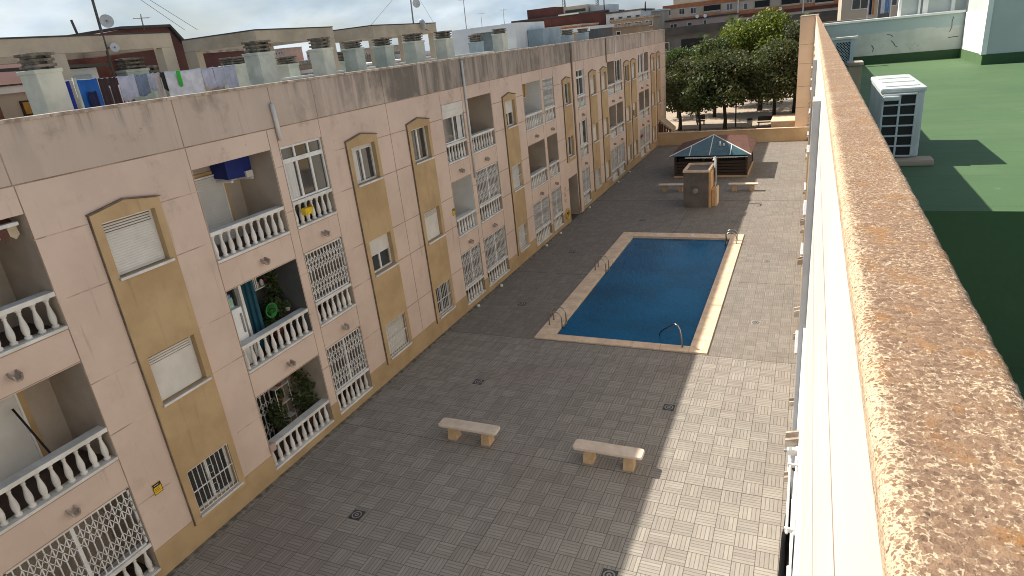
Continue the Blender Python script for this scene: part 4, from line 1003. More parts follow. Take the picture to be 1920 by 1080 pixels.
t = thing('shower_pole', (-4.62, 37.9, 0), 'grey shower pole with a small head at the right of the tiled shower block', 'shower')
b = mb('grey_metal'); b.tube([(-4.62, 37.7, 0), (-4.62, 37.7, 2.55)], .07, 10); b.build('pole', t)
b = mb('white_metal'); b.tube([(-4.62, 37.7, 2.5), (-4.62, 37.6, 2.62), (-4.66, 37.3, 2.64), (-4.66, 37.2, 2.58)], .03, 8); b.lathe((-4.66, 37.2, 2.5), [(.07, 0), (.07, .02), (.03, .08)], 12); b.build('shower_head', t)
b = mb('white_metal'); b.box(-4.66, -4.58, 37.62, 37.64, .9, 1.2); b.build('valve', t)

# ------------------------------------------------------------------ things in the balconies
def pot(x, y, z, r, h, label, leaf='leaf_pot', n=160, spread=.28, m='terracotta', grp='potted plants on the balconies', tall=.45):
    t = thing('potted_plant', (x, y, z), label, 'plant', grp)
    b = mb(m); b.lathe((x, y, z), [(r*.7, 0), (r, h*.9), (r*1.08, h*.9), (r*1.08, h)], 10); b.build('pot', t)
    q = mb(leaf); rnd = random.Random(int(x*100+y*37))
    for _ in range(n):
        d = Vector((rnd.gauss(0, 1), rnd.gauss(0, 1), rnd.gauss(0, 1))).normalized()*(rnd.random()**.4)
        c = Vector((x, y, z+h+tall*.5))+Vector((d.x*spread, d.y*spread, d.z*tall*.6)); s = rnd.uniform(.03, .07)
        u = Vector((rnd.gauss(0, 1), rnd.gauss(0, 1), rnd.gauss(0, .6))).normalized(); v = u.orthogonal().normalized()*s; u = u*s*1.5
        q.face([c-u, c+v*.6, c+u, c-v*.6])
    q.build('foliage', t, recalc=False)
    s_ = mb('bark'); s_.tube([(x, y, z+h*.8), (x+.01, y, z+h+tall*.5)], [.02, .008], 5); s_.build('stem', t)
# B, ground floor: dark plants on a rack
t = thing('plant_rack', (-12.75, 11.2, .26), 'thin white wire plant rack in the lowest wide balcony', 'rack')
b = mb('white_metal')
for y in (11.0, 11.5):
    for x in (-12.95, -12.7): b.tube([(x, y, .25), (x, y, 1.75)], .012, 6)
b.build('uprights', t); b = mb('white_metal')
for z in (.7, 1.2, 1.7):
    b = mb('white_metal'); b.box(-12.96, -12.69, 10.99, 11.51, z, z+.015); b.build('shelf', t)
pot(-12.82, 11.25, 1.716, .1, .16, 'bushy dark plant on the top shelf of the wire rack', 'leaf_dark', 150, .22)
pot(-12.82, 11.2, 1.216, .09, .14, 'small plant on the middle shelf of the wire rack', 'leaf_dark', 90, .16, tall=.3)
pot(-12.5, 11.75, .28, .17, .3, 'large dark leafy plant behind the lowest balustrade right of the rack', 'leaf_dark', 420, .38, tall=1.3)
pot(-12.75, 10.95, .28, .14, .26, 'dense plant at the foot of the wire rack', 'leaf_dark', 260, .26, tall=.8)
# B, middle floor: clutter
def flat_cloth(name, label, cat, m, p0, p1, z0, z1, folds=5, amp=.03, grp=None, thick=.008, n=18, axis=(1, 0), hem=.0, parent=None):
    """hanging cloth between two points, gently folded, with thickness"""
    b = mb(m); b.smooth = True; P0, P1 = Vector(p0), Vector(p1); d = (P1-P0); nrm = Vector((d.y, -d.x)).normalized()
    rnd = random.Random(sum(ord(ch) for ch in label)); ph = rnd.random()*6
    rows = 7; vs = []
    for side in (0, 1):
        for j in range(rows):
            f = j/(rows-1); 
            for i in range(n+1):
                g = i/n; a = amp*(.25+.75*f)*math.sin(g*folds*2*math.pi+ph+f*.6)+side*thick
                q = P0+d*g+nrm*a; sag = -.02*math.sin(g*math.pi)
                zz = z1+(z0-z1)*f+(sag if f == 0 else 0)+(hem*math.sin(g*5+ph)*f)
                vs.append((q.x, q.y, zz))
    w = n+1; fs = []
    off = rows*w
    for j in range(rows-1):
        for i in range(n):
            k = j*w+i; fs.append((k, k+1, k+w+1, k+w)); fs.append((off+k, off+k+w, off+k+w+1, off+k+1))
    for i in range(n): fs.append((i, off+i, off+i+1, i+1)); k = (rows-1)*w+i; fs.append((k, k+1, off+k+1, off+k))
    for j in range(rows-1):
        k = j*w; fs.append((k, k+w, off+k+w, off+k)); k = j*w+n; fs.append((k, off+k, off+k+w, k+w))
    b.raw(vs, fs)
    if parent: return b.build(name, parent)
    o = b.build(name, origin=((P0.x+P1.x)/2, (P0.y+P1.y)/2, z0)); tag(o, label, cat, grp); return o
t = thing('refrigerator', (-12.4, 9.95, 3.05), 'white fridge at the left end of the cluttered middle balcony', 'fridge')
b = mb('white_paint'); b.bevbox(-12.75, -12.2, 9.74, 10.25, 3.06, 4.55, .02); b.build('body', t); b = mb('grey_metal'); b.box(-12.2, -12.17, 10.15, 10.19, 3.9, 4.4); b.build('handle', t)
b = mb('mint'); b.bevbox(-12.7, -12.3, 9.76, 10.15, 4.552, 4.82, .03); tag(b.build('storage_tub', origin=(-12.5, 9.95, 4.55)), 'pale mint tub standing on the white fridge', 'tub')
b = mb('light_blue'); b.bevbox(-12.62, -12.32, 9.8, 10.12, 4.822, 4.9, .02); tag(b.build('folded_cloth', origin=(-12.5, 9.95, 4.82)), 'blue folded cloth on top of the mint tub', 'cloth')
flat_cloth('balcony_curtain', 'narrow teal curtain hanging in the cluttered middle balcony', 'curtain', 'teal', (-12.6, 10.62), (-12.3, 10.85), 3.1, 5.12, 3, .04)
b = mb('white_metal'); b.box(-12.42, -12.34, 10.42, 10.5, 3.06, 5.12); b.use('grey_metal'); b.box(-12.5, -12.42, 10.36, 10.42, 3.06, 5.12); tag(b.build('door_leaf', origin=(-12.4, 10.45, 3.06)), 'narrow white and grey door leaf edge beside the teal curtain', 'door')
t = thing('shelf_unit', (-13.0, 11.4, 3.05), 'white wall shelf crowded with jars at the back of the middle balcony', 'shelf')
b = mb('white_metal'); b.box(-13.12, -12.85, 10.95, 11.95, 4.45, 4.48); b.box(-13.12, -12.85, 10.95, 11.95, 4.78, 4.8); b.build('boards', t)
b = mb('white_metal')
for k in range(9): b.box(-12.86, -12.84, 10.95+k*.06, 10.98+k*.06, 4.48, 4.78)
b.build('rails', t)
for k, (y, z, m, lb) in enumerate([(11.3, 4.8, 'light_blue', 'blue tin on the top board of the jar shelf'), (11.55, 4.48, 'awn_cream', 'cream jar on the lower board of the jar shelf, left'), (11.72, 4.48, 'cl_white', 'white jar on the lower board of the jar shelf, middle'),
                               (11.87, 4.48, 'red_plastic', 'red jar on the lower board of the jar shelf, right'), (11.5, 4.8, 'yellow', 'yellow tin on the top board of the jar shelf'), (11.75, 4.8, 'cl_beige', 'beige tin on the top board of the jar shelf, right')]):
    b = mb(m); b.lathe((-12.97, y, z), [(.05, 0), (.055, .02), (.055, .12), (.035, .14), (.035, .16)], 10); tag(b.build('storage_jar', origin=(-12.97, y, z)), lb, 'jar', 'jars on the balcony shelf')
t = thing('bucket', (-12.35, 11.2, 3.9), 'bright green plastic bucket lying among the plants of the middle balcony', 'bucket')
b = mb('plastic_green'); b.lathe((-12.45, 11.2, 4.02), [(.13, -.14), (.18, .14), (.2, .14), (.2, .17), (.17, .17), (.12, -.1)], 16, 'x'); b.build('body', t)
b = mb('plastic_green'); b.tube([(-12.32, 11.2+.18*math.cos(a*.4), 4.02-.05+.2*math.sin(a*.4)) for a in range(9)], .008, 5); b.build('handle', t)
pot(-12.35, 11.8, 3.755, .07, .1, 'small plant in a white pot on the rail of the middle balcony', 'leaf_dark', 80, .1, 'white_stone', tall=.16)
pot(-12.55, 11.45, 3.1, .16, .3, 'tangled dark plant below the green bucket', 'leaf_dark', 320, .33, tall=.85)
pot(-12.6, 11.0, 3.1, .15, .3, 'terracotta potted plant beside the teal curtain', 'leaf_pot', 200, .22, tall=.6)
pot(-12.75, 11.85, 3.1, .15, .3, 'tall plant in the right back corner of the middle balcony', 'leaf_dark', 260, .2, tall=1.5)
# B, top floor: covered air conditioner under the ceiling
t = thing('covered_unit', (-12.9, 11.2, 7.3), 'wall unit wrapped in a dark blue cover under the ceiling of the top balcony', 'air conditioner')
b = mb('tarp_blue'); b.hexa([(-13.1, 11.22, 7.44), (-12.62, 11.22, 7.40), (-12.62, 11.98, 7.36), (-13.1, 11.98, 7.44), (-13.1, 11.2, 7.9), (-12.6, 11.2, 7.9), (-12.6, 12.0, 7.9), (-13.1, 12.0, 7.9)]); b.build('cover', t)
b = mb('white_metal'); b.box(-13.14, -13.1, 11.25, 11.96, 7.27, 7.38); b.box(-13.13, -12.58, 11.25, 11.31, 7.32, 7.37); b.box(-13.13, -12.58, 11.9, 11.96, 7.28, 7.33); b.use('shutter_cream'); b.box(-12.62, -12.57, 11.75, 11.97, 7.34, 7.5); b.build('bracket', t)
# A: awning valances, broom
t = thing('awning', (-12.1, 5.2, 7.6), 'rolled brown and cream striped awning at the top of the nearest balcony', 'awning')
b = mb('white_metal'); b.bevbox(-12.12, -11.98, 4.0, 6.17, 7.78, 7.85, .02); b.build('front_bar', t)
b = mb('awn_brown')
for k in range(14):
    b.use('awn_brown' if k % 2 == 0 else 'awn_cream'); y = 4.02+k*.152
    b.raw([(-12.05, y, 7.78), (-12.05, y+.152, 7.78), (-12.03, y+.152, 7.63), (-12.03, y+.076, 7.56), (-12.03, y, 7.63), (-12.065, y, 7.78), (-12.065, y+.152, 7.78), (-12.045, y+.152, 7.63), (-12.045, y+.076, 7.56), (-12.045, y, 7.63)],
          [(0, 1, 2, 3, 4), (9, 8, 7, 6, 5), (1, 6, 7, 2), (4, 9, 5, 0), (2, 7, 8, 3), (3, 8, 9, 4), (0, 5, 6, 1)])
b.build('valance', t); b = mb('awn_brown'); b.lathe((-12.2, 4.05, 7.84), [(.06, 0), (.06, 2.1)], 10, 'y'); b.build('roll', t)
b = mb('cl_black'); b.tube([(-12.5, 5.62, 3.06), (-12.95, 5.42, 4.5)], .02, 6); tag(b.build('broom_handle', origin=(-12.6, 5.6, 3.06)), 'dark pole leaning in the corner of the near middle balcony', 'pole')
t = thing('striped_awning', (-12.5, 28.5, 7.6), 'orange and brown striped awning inside the top balcony half way along', 'awning')
b = mb('awn_orange')
for k in range(9):
    b.use('awn_orange' if k % 2 == 0 else 'awn_dark'); y = 28.05+k*.12; b.hexa([(-12.9, y, 7.5), (-12.25, y, 7.3), (-12.25, y+.12, 7.3), (-12.9, y+.12, 7.5), (-12.9, y, 7.92), (-12.2, y, 7.92), (-12.2, y+.12, 7.92), (-12.9, y+.12, 7.92)])
b.build('canvas', t); b = mb('white_metal'); b.tube([(-12.24, 28.05, 7.29), (-12.24, 29.15, 7.29)], .02, 6); b.build('front_bar', t)
b = mb('lime'); b.bevbox(-13.02, -12.9, 22.95, 23.2, 5.9, 7.4, .03); b.use('cl_black'); b.box(-13.1, -12.98, 22.62, 22.95, 5.9, 7.42); tag(b.build('rolled_mattress', origin=(-12.95, 23.1, 5.9)), 'upright lime green mat in the top balcony behind the pipe', 'mat')
t = thing('folding_chair', (-12.6, 23.9, 5.9), 'dark folding chair seen over the balustrade beside the lime mat', 'chair')
b = mb('cl_black'); b.box(-12.72, -12.68, 23.55, 24.05, 6.3, 6.85); b.build('backrest', t)
b = mb('grey_metal')
for y in (23.52, 24.08): b.tube([(-12.4, y, 5.87), (-12.7, y, 6.9)], .015, 6); b.tube([(-12.75, y, 5.87), (-12.4, y, 6.3)], .015, 6)
b.box(-12.75, -12.35, 23.52, 24.08, 6.28, 6.31); b.build('frame', t)
t = thing('hanging_planter', (-11.75, 12.7, 6.2), 'yellow planter hung on the balusters of the glazed balcony', 'planter')
b = mb('yellow'); b.hexa([(-11.86, 12.58, 6.15), (-11.74, 12.58, 6.15), (-11.74, 12.84, 6.15), (-11.86, 12.84, 6.15), (-11.86, 12.55, 6.33), (-11.7, 12.55, 6.33), (-11.7, 12.88, 6.33), (-11.86, 12.88, 6.33)]); b.build('box', t)
b = mb('terracotta'); b.lathe((-11.78, 12.84, 6.33), [(.05, 0), (.04, .05), (.01, .07)], 8); b.build('flower', t)
b = mb('cl_red'); b.bevbox(-11.88, -11.83, 50.75, 51.35, 1.75, 1.95, .02); tag(b.build('red_cloth', origin=(-11.85, 51, 1.75)), 'red cloth hung on the far ground floor grille', 'cloth')
b = mb('pink_wall'); b.bevbox(-12.0, -11.83, 9.66, 9.86, .78, 1.0, .05); tag(b.build('doormat_roll', origin=(-11.9, 9.75, .78)), 'pinkish bundle on the near end of the lowest balustrade', 'bundle')
# lamp bulb globe inside far balcony
b = mb('white_stone'); b.lathe((-12.7, 43.0, 7.3), [(.02, .2), (.03, .16), (.12, .08), (.13, 0), (.09, -.09), (.01, -.12)], 12); tag(b.build('globe_lamp', origin=(-12.7, 43, 7.3)), 'white globe lamp in the far top balcony by the dark pipe', 'lamp')
# alarm plates
def plate(y, z, label, w=.2, h=.25):
    t = thing('alarm_sign', (XL, y, z), label, 'sign', 'alarm plates on the facade')
    b = mb('sign_yellow'); b.bevbox(XL+.003, XL+.015, y, y+w, z, z+h, .003); b.build('plate', t)
    b = mb('sign_black'); b.box(XL+.0152, XL+.018, y+.006, y+w-.006, z+h*.66, z+h-.006); b.box(XL+.0152, XL+.018, y, y+.012, z, z+h*.66); b.box(XL+.0152, XL+.018, y+w-.012, y+w, z, z+h*.66); b.box(XL+.0152, XL+.018, y+.012, y+w-.012, z, z+.012)
    b.use('white_stone'); b.box(XL+.018, XL+.0195, y+.04, y+w-.06, z+h*.80, z+h*.84); b.use('awn_brown')
    for k in range(3): b.box(XL+.0152, XL+.017, y+.03, y+w-.03-.02*k, z+.05+k*.035, z+.06+k*.035)
    b.build('lettering', t)
plate(6.66, 1.82, 'yellow and black alarm plate right of the nearest grille'); plate(20.27, 3.98, 'small yellow alarm plate beside the white-walled balcony', .17, .26)
t = thing('hose_reel', (XL+.1, 32.66, .62), 'coiled yellow hose hung on the wall by the entrance door', 'hose')
b = mb('yellow'); pts = []
for k in range(64):
    a = k*.42; r = .26+.02*math.sin(k*.9); pts.append((XL+.05+.03*(k/64), 32.66+r*math.cos(a), .64+r*1.1*math.sin(a)))
b.tube(pts, .018, 6); b.build('hose', t); b = mb('dark_metal'); b.box(XL, XL+.08, 32.6, 32.72, .6, .68); b.build('bracket', t)
b = mb('white_stone')
for k, z in enumerate((1.9, 1.55, 1.25)): pass
for k, (z, lb) in enumerate(((1.95, 'upper of three small ceramic number tiles'), (1.6, 'middle of three small ceramic tiles'), (1.27, 'lowest of three small ceramic tiles'))):
    b = mb('pool_coping'); b.bevbox(XL, XL+.02, 32.45, 32.75, z, z+.22, .005); b.use('terracotta'); b.box(XL+.02, XL+.023, 32.5, 32.7, z+.04, z+.08); b.box(XL+.02, XL+.023, 32.5, 32.7, z+.13, z+.17)
    tag(b.build('ceramic_tile', origin=(XL, 32.6, z)), lb+' left of the entrance door', 'tile', 'ceramic tiles by the door')

# black garments on the right-hand facade
flat_cloth('hanging_garment', 'black garment drying outside the right-hand wall at the bottom of the picture', 'garment', 'cl_black', (.0, 4.95), (.05, 5.7), 4.55, 5.5, 3, .03, hem=.1)
t = thing('drying_rack', (.05, 5.3, 5.55), 'white metal drying rack fixed outside the right-hand wall', 'rack')
b = mb('white_metal')
for dx in (.0, .06): b.tube([(XR-.04-dx, 4.9, 5.55), (XR-.04-dx, 6.0, 5.55)], .012, 6)
for y in (4.95, 5.9): b.box(XR-.12, XR-.03, y-.012, y+.012, 5.53, 5.57)
b.build('frame', t)
t = thing('wall_bracket', (.05, 6.9, 5.0), 'white bracket with a bolt sticking out of the right-hand wall', 'bracket')
b = mb('white_metal'); b.box(XR-.13, XR-.03, 6.88, 6.94, 4.98, 5.06); b.box(XR-.14, XR-.12, 6.8, 7.02, 4.94, 5.1); b.build('arm', t)
b = mb('grey_metal'); b.lathe((XR-.15, 6.91, 5.02), [(.02, -.02), (.02, .02)], 8, 'x'); b.build('bolt', t)

# ------------------------------------------------------------------ washing line on the left roof
XW = -13.75
LZ = 9.98
t = thing('washing_line', (XW, 10.5, 8.45), 'sagging washing line strung between posts on the left roof', 'washing line')
b = mb('white_metal'); b.tube([(XW, 8.6+k*.535, LZ+.01-.05*math.sin(k/10*math.pi)) for k in range(11)], .006, 5); b.build('rope', t)
for y in (9.03, 13.9): 
    b = mb('chimney_render'); b.tube([(XW+.03, y, 8.44), (XW+.03, y, 10.02)], .035, 8); b.build('post', t)
KW = 13.75/13.2
W = [('bed_sheet', 'royal blue cloth beside the first chimney', 'cl_royal', 8.35, 8.58, .9, 2), ('beach_towel', 'large bright blue towel, widest of the blue cloths', 'cl_blue', 8.72, 9.15, .75, 3), ('shirt', 'navy top hanging low in front of the blue towel', 'cl_navy', 8.84, 9.02, .68, 2),
     ('trousers', 'dark brown trousers touching the blue towel', 'cl_brown', 9.17, 9.36, .62, 2), ('trousers', 'dark brown trousers next to the pale lilac cloth', 'cl_brown', 9.39, 9.56, .58, 2), ('pillow_case', 'pale lilac cloth folded over the line', 'cl_lilac', 9.60, 9.98, .38, 2),
     ('shorts', 'blue-grey denim shorts', 'cl_denim', 10.0, 10.3, .34, 3), ('shirt', 'pale blue-grey shirt right of the denim shorts', 'cl_pale', 10.31, 10.46, .28, 2), ('towel', 'thin beige towel', 'cl_beige', 10.47, 10.62, .5, 2), ('sock', 'black sock-like garment', 'cl_black', 10.6, 10.7, .3, 1),
     ('bed_sheet', 'large white sheet in the middle of the line', 'cl_white', 10.74, 11.75, .48, 3), ('shirt', 'narrow bright green garment over the white sheet', 'cl_green', 11.02, 11.12, .26, 1), ('pillow_case', 'pale lilac underwear, first of the right-hand three', 'cl_lilac', 11.77, 12.1, .36, 2),
     ('pillow_case', 'pale lilac piece in the middle of the right-hand three', 'cl_pale', 12.13, 12.45, .36, 2), ('shirt', 'greyish blue shirt at the right end of the line', 'cl_pale', 12.48, 12.82, .46, 2)]
for i, (nm, lb, m, a, c, drop, fo) in enumerate(W):
    a *= KW; c *= KW
    dx = .05 if ('navy' in lb or 'green' in lb or 'sock' in lb) else 0
    zz = LZ-(.25 if 'navy' in lb else 0); drop *= 1.35
    flat_cloth(nm, lb+' on the roof washing line', 'laundry', m, (XW+dx, a), (XW+dx, c), zz-drop, zz, fo, .02, 'laundry on the left roof', hem=.03)
b = mb('white_stone')
for k in range(8): b.box(XW-.3, XW-.26, 9.7+k*.09, 9.73+k*.09, 9.2, 9.75)
b.box(XW-.3, XW-.26, 9.68, 10.6, 9.75, 9.8); tag(b.build('drying_rack', origin=(XW-.28, 10, 9.2)), 'white slatted rack standing behind the hanging washing', 'rack')
# laundry on the far right terrace
for i, (a, c, m, lb) in enumerate([(1.64, 1.72, 'cl_navy', 'dark blue cloth'), (1.73, 1.80, 'cl_orange', 'narrow orange towel'), (1.98, 2.1, 'cl_white', 'white shirt'), (2.11, 2.2, 'light_blue', 'light blue shirt'), (2.21, 2.26, 'cl_pale', 'pale grey cloth')]):
    flat_cloth('shirt', lb+' drying behind the white posts of the far terrace', 'laundry', m, (a, 26.0), (c, 26.0), 9.42, 10.1, 2, .01, 'laundry on the far terrace')
t = thing('drying_stand', (1.9, 26, 8.05), 'pale drying stand behind the far terrace wall', 'rack')
b = mb('white_metal'); b.box(1.6, 1.63, 26.05, 26.08, 8.05, 10.2); b.box(2.27, 2.3, 26.05, 26.08, 8.05, 10.2); b.build('uprights', t); b = mb('white_metal'); b.box(1.63, 2.27, 26.06, 26.07, 10.1, 10.12); b.build('rail', t)

# ------------------------------------------------------------------ dishes and aerials
def dish(b, c, r, n, tilt):
    n = Vector(n).normalized(); u = n.orthogonal().normalized(); v = n.cross(u); vs = []; K = 18
    for j, (f, dpt) in enumerate(((1, .0), (.75, -.09), (.4, -.15), (.05, -.17))):
        for k in range(K):
            a = 2*math.pi*k/K; vs.append(Vector(c)+(u*math.cos(a)+v*math.sin(a))*r*f+n*dpt*r)
    for j, (f, dpt) in enumerate(((.05, -.2), (.4, -.18), (.75, -.12), (1.0, -.03))):
        for k in range(K):
            a = 2*math.pi*k/K; vs.append(Vector(c)+(u*math.cos(a)+v*math.sin(a))*r*f+n*dpt*r)
    fs = [(j*K+k, j*K+(k+1) % K, (j+1)*K+(k+1) % K, (j+1)*K+k) for j in range(7) for k in range(K)]
    fs += [(7*K+k, 7*K+(k+1) % K, (k+1) % K, k)for k in range(K)]
    b.smooth = True; b.raw(vs, fs)
t = thing('satellite_mast', (-15.05, 10.88, 10.9), 'leaning pole carrying two round grey satellite dishes, one above the other', 'antenna', 'aerials on the left roofs')
b = mb('dark_metal'); b.tube([(-15.02, 10.86, 10.0), (-15.02, 10.93, 12.6)], .03, 8); b.build('pole', t)
for z, r, nn, y in ((11.19, .145, (.85, -.5, .1), 10.98), (10.62, .105, (.9, -.4, .0), 10.98)):
    b = mb('dish_grey'); dish(b, (-14.86, y, z), r, nn, 0); d = b.build('dish', t)
    b = mb('dark_metal'); n_ = Vector(nn).normalized(); b.tube([Vector((-14.86, y, z))-n_*.1*r, Vector((-14.86, y, z))+n_*.32*r], .012, 5); b.tube([(-15.02, 10.9, z), (-14.9, y, z)], .015, 5); b.build('feed', d)
b = mb('dark_metal'); b.tube([(-15.02, 10.93, 12.5), (-15.0, 13.2, 10.95)], .006, 4); b.tube([(-15.02, 10.93, 12.55), (-15.0, 13.6, 10.95)], .006, 4); b.build('guy_wires', t)
b = mb('dark_metal'); b.tube([(-15.3, 10.5, 10.9), (-15.3, 10.45, 11.27)], .03, 6); tag(b.build('iron_post', origin=(-15.3, 10.5, 10.9)), 'short bare iron post left of the dish mast', 'post')
t = thing('satellite_mast', (-15.1, 24.6, 10.88), 'thin mast with one dish up high and one seen edge-on at its foot', 'antenna', 'aerials on the left roofs')
b = mb('grey_metal'); b.tube([(-15.05, 24.6, 10.4), (-15.05, 24.75, 13.2)], .03, 8); b.build('pole', t)
b = mb('dish_grey'); dish(b, (-14.95, 24.92, 11.66), .17, (.8, -.6, .1), 0); b.build('dish', t)
b = mb('dish_grey'); dish(b, (-14.9, 25.05, 10.85), .22, (.25, .95, .2), 0); d = b.build('dish', t); b = mb('dark_metal'); b.tube([(-14.9, 25.05, 10.7), (-14.9, 25.5, 10.6)], .015, 5); b.build('feed', d)
b = mb('dark_metal'); b.tube([(-15.05, 24.72, 12.5), (-15.0, 26.2, 10.9)], .006, 4); b.tube([(-15.05, 24.72, 12.5), (-15.2, 21.8, 10.9)], .006, 4); b.build('guy_wires', t)
def yagi(x, y, z0, z1, nm, label, ln=.5, n=6):
    t = thing('tv_aerial', (x, y, z0), label, 'antenna', 'aerials on the left roofs'); b = mb('grey_metal'); b.tube([(x, y, z0), (x, y+.02, z1)], .022, 6); b.build('pole', t)
    b = mb('grey_metal'); zt = z1-.12
    b.tube([(x-ln*.2, y-ln*.5, zt), (x+ln*.2, y+ln*.5, zt)], .012, 5)
    for k in range(n):
        f = -.5+k/(n-1); c = (x+ln*.4*f, y+ln*f); l = .12+.05*k/n; b.tube([(c[0]-l, c[1]+l*.4, zt), (c[0]+l, c[1]-l*.4, zt)], .007, 4)
    b.build('elements', t)
yagi(-17.5, 34.1, 10.7, 12.3, 'a', 'tall aerial with a cluster of rods on the white stair house', .45, 7)
yagi(-20.0, 16.0, 11.4, 11.86, 'b', 'small T-shaped aerial on the red-brown roof', .45, 3)
yagi(-29.1, 60, 9.8, 12.7, 'c', 'distant thin aerial with short cross rods left of the red building', .8, 4)
yagi(-20.5, 46, 9.8, 12.1, 'd', 'faint small aerial close to the red building', .5, 4)
# ------------------------------------------------------------------ neighbouring and distant buildings
def house(name, label, x0, x1, y0, y1, z1, m, wins=(), roof=None, z0=0, wm='window_glass', cat='building', bands=(), extra=None):
    t = thing(name, ((x0+x1)/2, y0, z0), label, cat)
    b = mb(m); b.box(x0, x1, y0, y1, z0, z1); b.build('wall', t)
    if roof: b = mb(roof); b.box(x0-.15, x1+.15, y0-.15, y1+.15, z1, z1+.25); b.build('roof', t)
    for (za, zb, bm_) in bands:
        q = mb(bm_); q.box(x0-.06, x1+.06, y0-.12, y0-.003, za, zb); q.build('band', t)
    for (wx, wz, ww, wh) in wins:
        q = mb('white_metal'); f = .07
        q.box(wx, wx+f, y0-.05, y0-.002, wz, wz+wh); q.box(wx+ww-f, wx+ww, y0-.05, y0-.002, wz, wz+wh); q.box(wx+f, wx+ww-f, y0-.05, y0-.002, wz, wz+f); q.box(wx+f, wx+ww-f, y0-.05, y0-.002, wz+wh-f, wz+wh)
        if ww > 1: q.box(wx+ww/2-.03, wx+ww/2+.03, y0-.05, y0-.002, wz+f, wz+wh-f)
        fr = q.build('window', t)
        g = mb(wm); g.box(wx+f*.5, wx+ww-f*.5, y0-.03, y0-.004, wz+f*.5, wz+wh-f*.5); g.build('pane', fr)
    if extra: extra(t)
    return t
# red-brown houses just behind the left block
t = thing('gabled_house', (-22, 12, 0), 'red-brown gabled house close behind the left roof frames', 'building')
b = mb('red_house')
pf = lambda a, c, h: (h, a, c)
b.prism([(13.6, 0), (17.6, 0), (17.6, 10.5), (16.9, 11.45), (15.2, 11.42), (13.6, 11.2)], -24, -20, pf); b.build('wall', t); b = mb('dark_band'); b.prism([(15.1, 11.42), (16.95, 11.45), (17.7, 10.5), (17.75, 10.6), (16.97, 11.53), (15.1, 11.5)], -24.1, -19.9, pf); b.build('roof', t)
t = thing('brick_house', (-24, 21.5, 0), 'plain dark red wall seen through the middle roof frame', 'building')
b = mb('red_house'); b.box(-26, -22.4, 18.2, 22.6, 0, 10.62); b.build('wall', t); b = mb('coping_stone'); b.box(-26.05, -22.35, 18.15, 22.65, 10.62, 10.7); b.build('coping', t)
house('flat_roofed_house', 'low grey house with dark shaded porch seen between the chimneys', -36, -27, 30, 44, 9.75, 'tan_wall', [], 'weathered_concrete', extra=lambda t: [q.build('porch', t) for q in [mb('dark_void')] if not q.box(-27.0, -26.9, 32, 43, 8.6, 9.4)])
house('flat_roofed_house', 'pinkish low house with a white parapet behind the third roof frame', -30, -22.5, 31, 38, 9.25, 'pink_wall', [(-29, 8.2, 1.0, .8), (-26, 8.2, 1.0, .8)], 'white_wall')
house('flat_roofed_house', 'cream house front with small square window seen through the third frame', -26, -20.5, 40, 46, 9.55, 'cream_wall', [(-22.5, 8.6, .8, .6)], 'white_wall')
def left_extra(t):
    q = mb('red_house'); q.hexa([(-24.6, 6, 10.1), (-19.3, 6, 10.1), (-19.3, 13.55, 10.1), (-24.6, 13.55, 10.1), (-24.6, 6, 11.0), (-20.6, 6, 10.75), (-20.6, 13.55, 10.75), (-24.6, 13.55, 11.0)]); q.build('roof', t)
    q = mb('white_paint'); q.box(-19.498, -19.40, 6, 13.5, 9.88, 10.06); q.build('gutter', t)
    w = mb('wood_brown'); w.box(-19.498, -19.44, 11.15, 11.8, 9.27, 9.66); w = w.build('window', t); q = mb('awn_orange'); q.box(-19.439, -19.42, 11.19, 11.46, 9.31, 9.62); q.box(-19.439, -19.42, 11.49, 11.76, 9.31, 9.62); q.build('shutter', w)
house('flat_roofed_house', 'cream house with white gutter and orange shuttered window at the far left edge', -24.5, -19.5, 6, 13.5, 10.09, 'cream_wall', [], None, extra=left_extra)
house('flat_roofed_house', 'long low white terrace wall on the far left skyline', -60, -44, 40, 70, 9.9, 'cream_wall', [], 'white_wall')
# skyline towers far left
for k, (x, y, w, h, m, lb) in enumerate([(-182, 200, 4.5, 16.0, 'pink_wall', 'tall pinkish tower block on the left skyline'), (-172, 205, 3.5, 14.0, 'pink_wall', 'shorter pinkish tower right of the tall one on the skyline'), (-150, 200, 9, 12.4, 'cream_wall', 'broad cream block on the skyline under the middle frame'),
                                     (-196, 190, 14, 12.2, 'tan_wall', 'tan roofs on the skyline left of the pinkish towers'), (-136, 195, 10, 12.6, 'tan_wall', 'tan block on the skyline right of the middle frame'), (-118, 170, 14, 12.0, 'cream_wall', 'pale block on the skyline behind the third frame')]):
    house('tower_block', lb, x-w/2, x+w/2, y, y+10, h, m, [(x-w/2+.4+i*1.3, h-1.9-j*2.4, .7, 1.0) for i in range(int(w/1.4)) for j in range(2)], 'coping_stone')
# the red building with balconies behind the end of the left block
def red_extra(t):
    b = mb('red_house'); b.box(-44.8, -39.9, 110.5, 118, 12.9, 14.5); b.build('roof_storey', t)
    b = mb('cream_wall'); b.box(-38.4, -34.2, 111, 118, 12.7, 14.25); b.use('dark_band'); b.box(-38.1, -34.6, 110.95, 111, 13.3, 13.7); b.build('roof_house', t)
    b = mb('white_wall'); b.box(-34.1, -30.8, 112, 118, 12.7, 13.9); b.build('roof_house', t)
    b = mb('white_wall'); b.box(-38.9, -35.4, 109.6, 109.9, 12.95, 13.15); b.build('canopy', t)
house('apartment_block', 'dark red flat-topped building beyond the end of the left roof', -47.5, -31, 110, 122, 12.8, 'red_house', [], 'dark_band', extra=red_extra)
house('apartment_block', 'orange-brown lower block with balconies in front of the red building', -44, -32, 100, 109, 11.0, 'orange_wall', [(-43+i*2.3, 9.4, 1.3, 1.0) for i in range(5)], 'cream_wall')
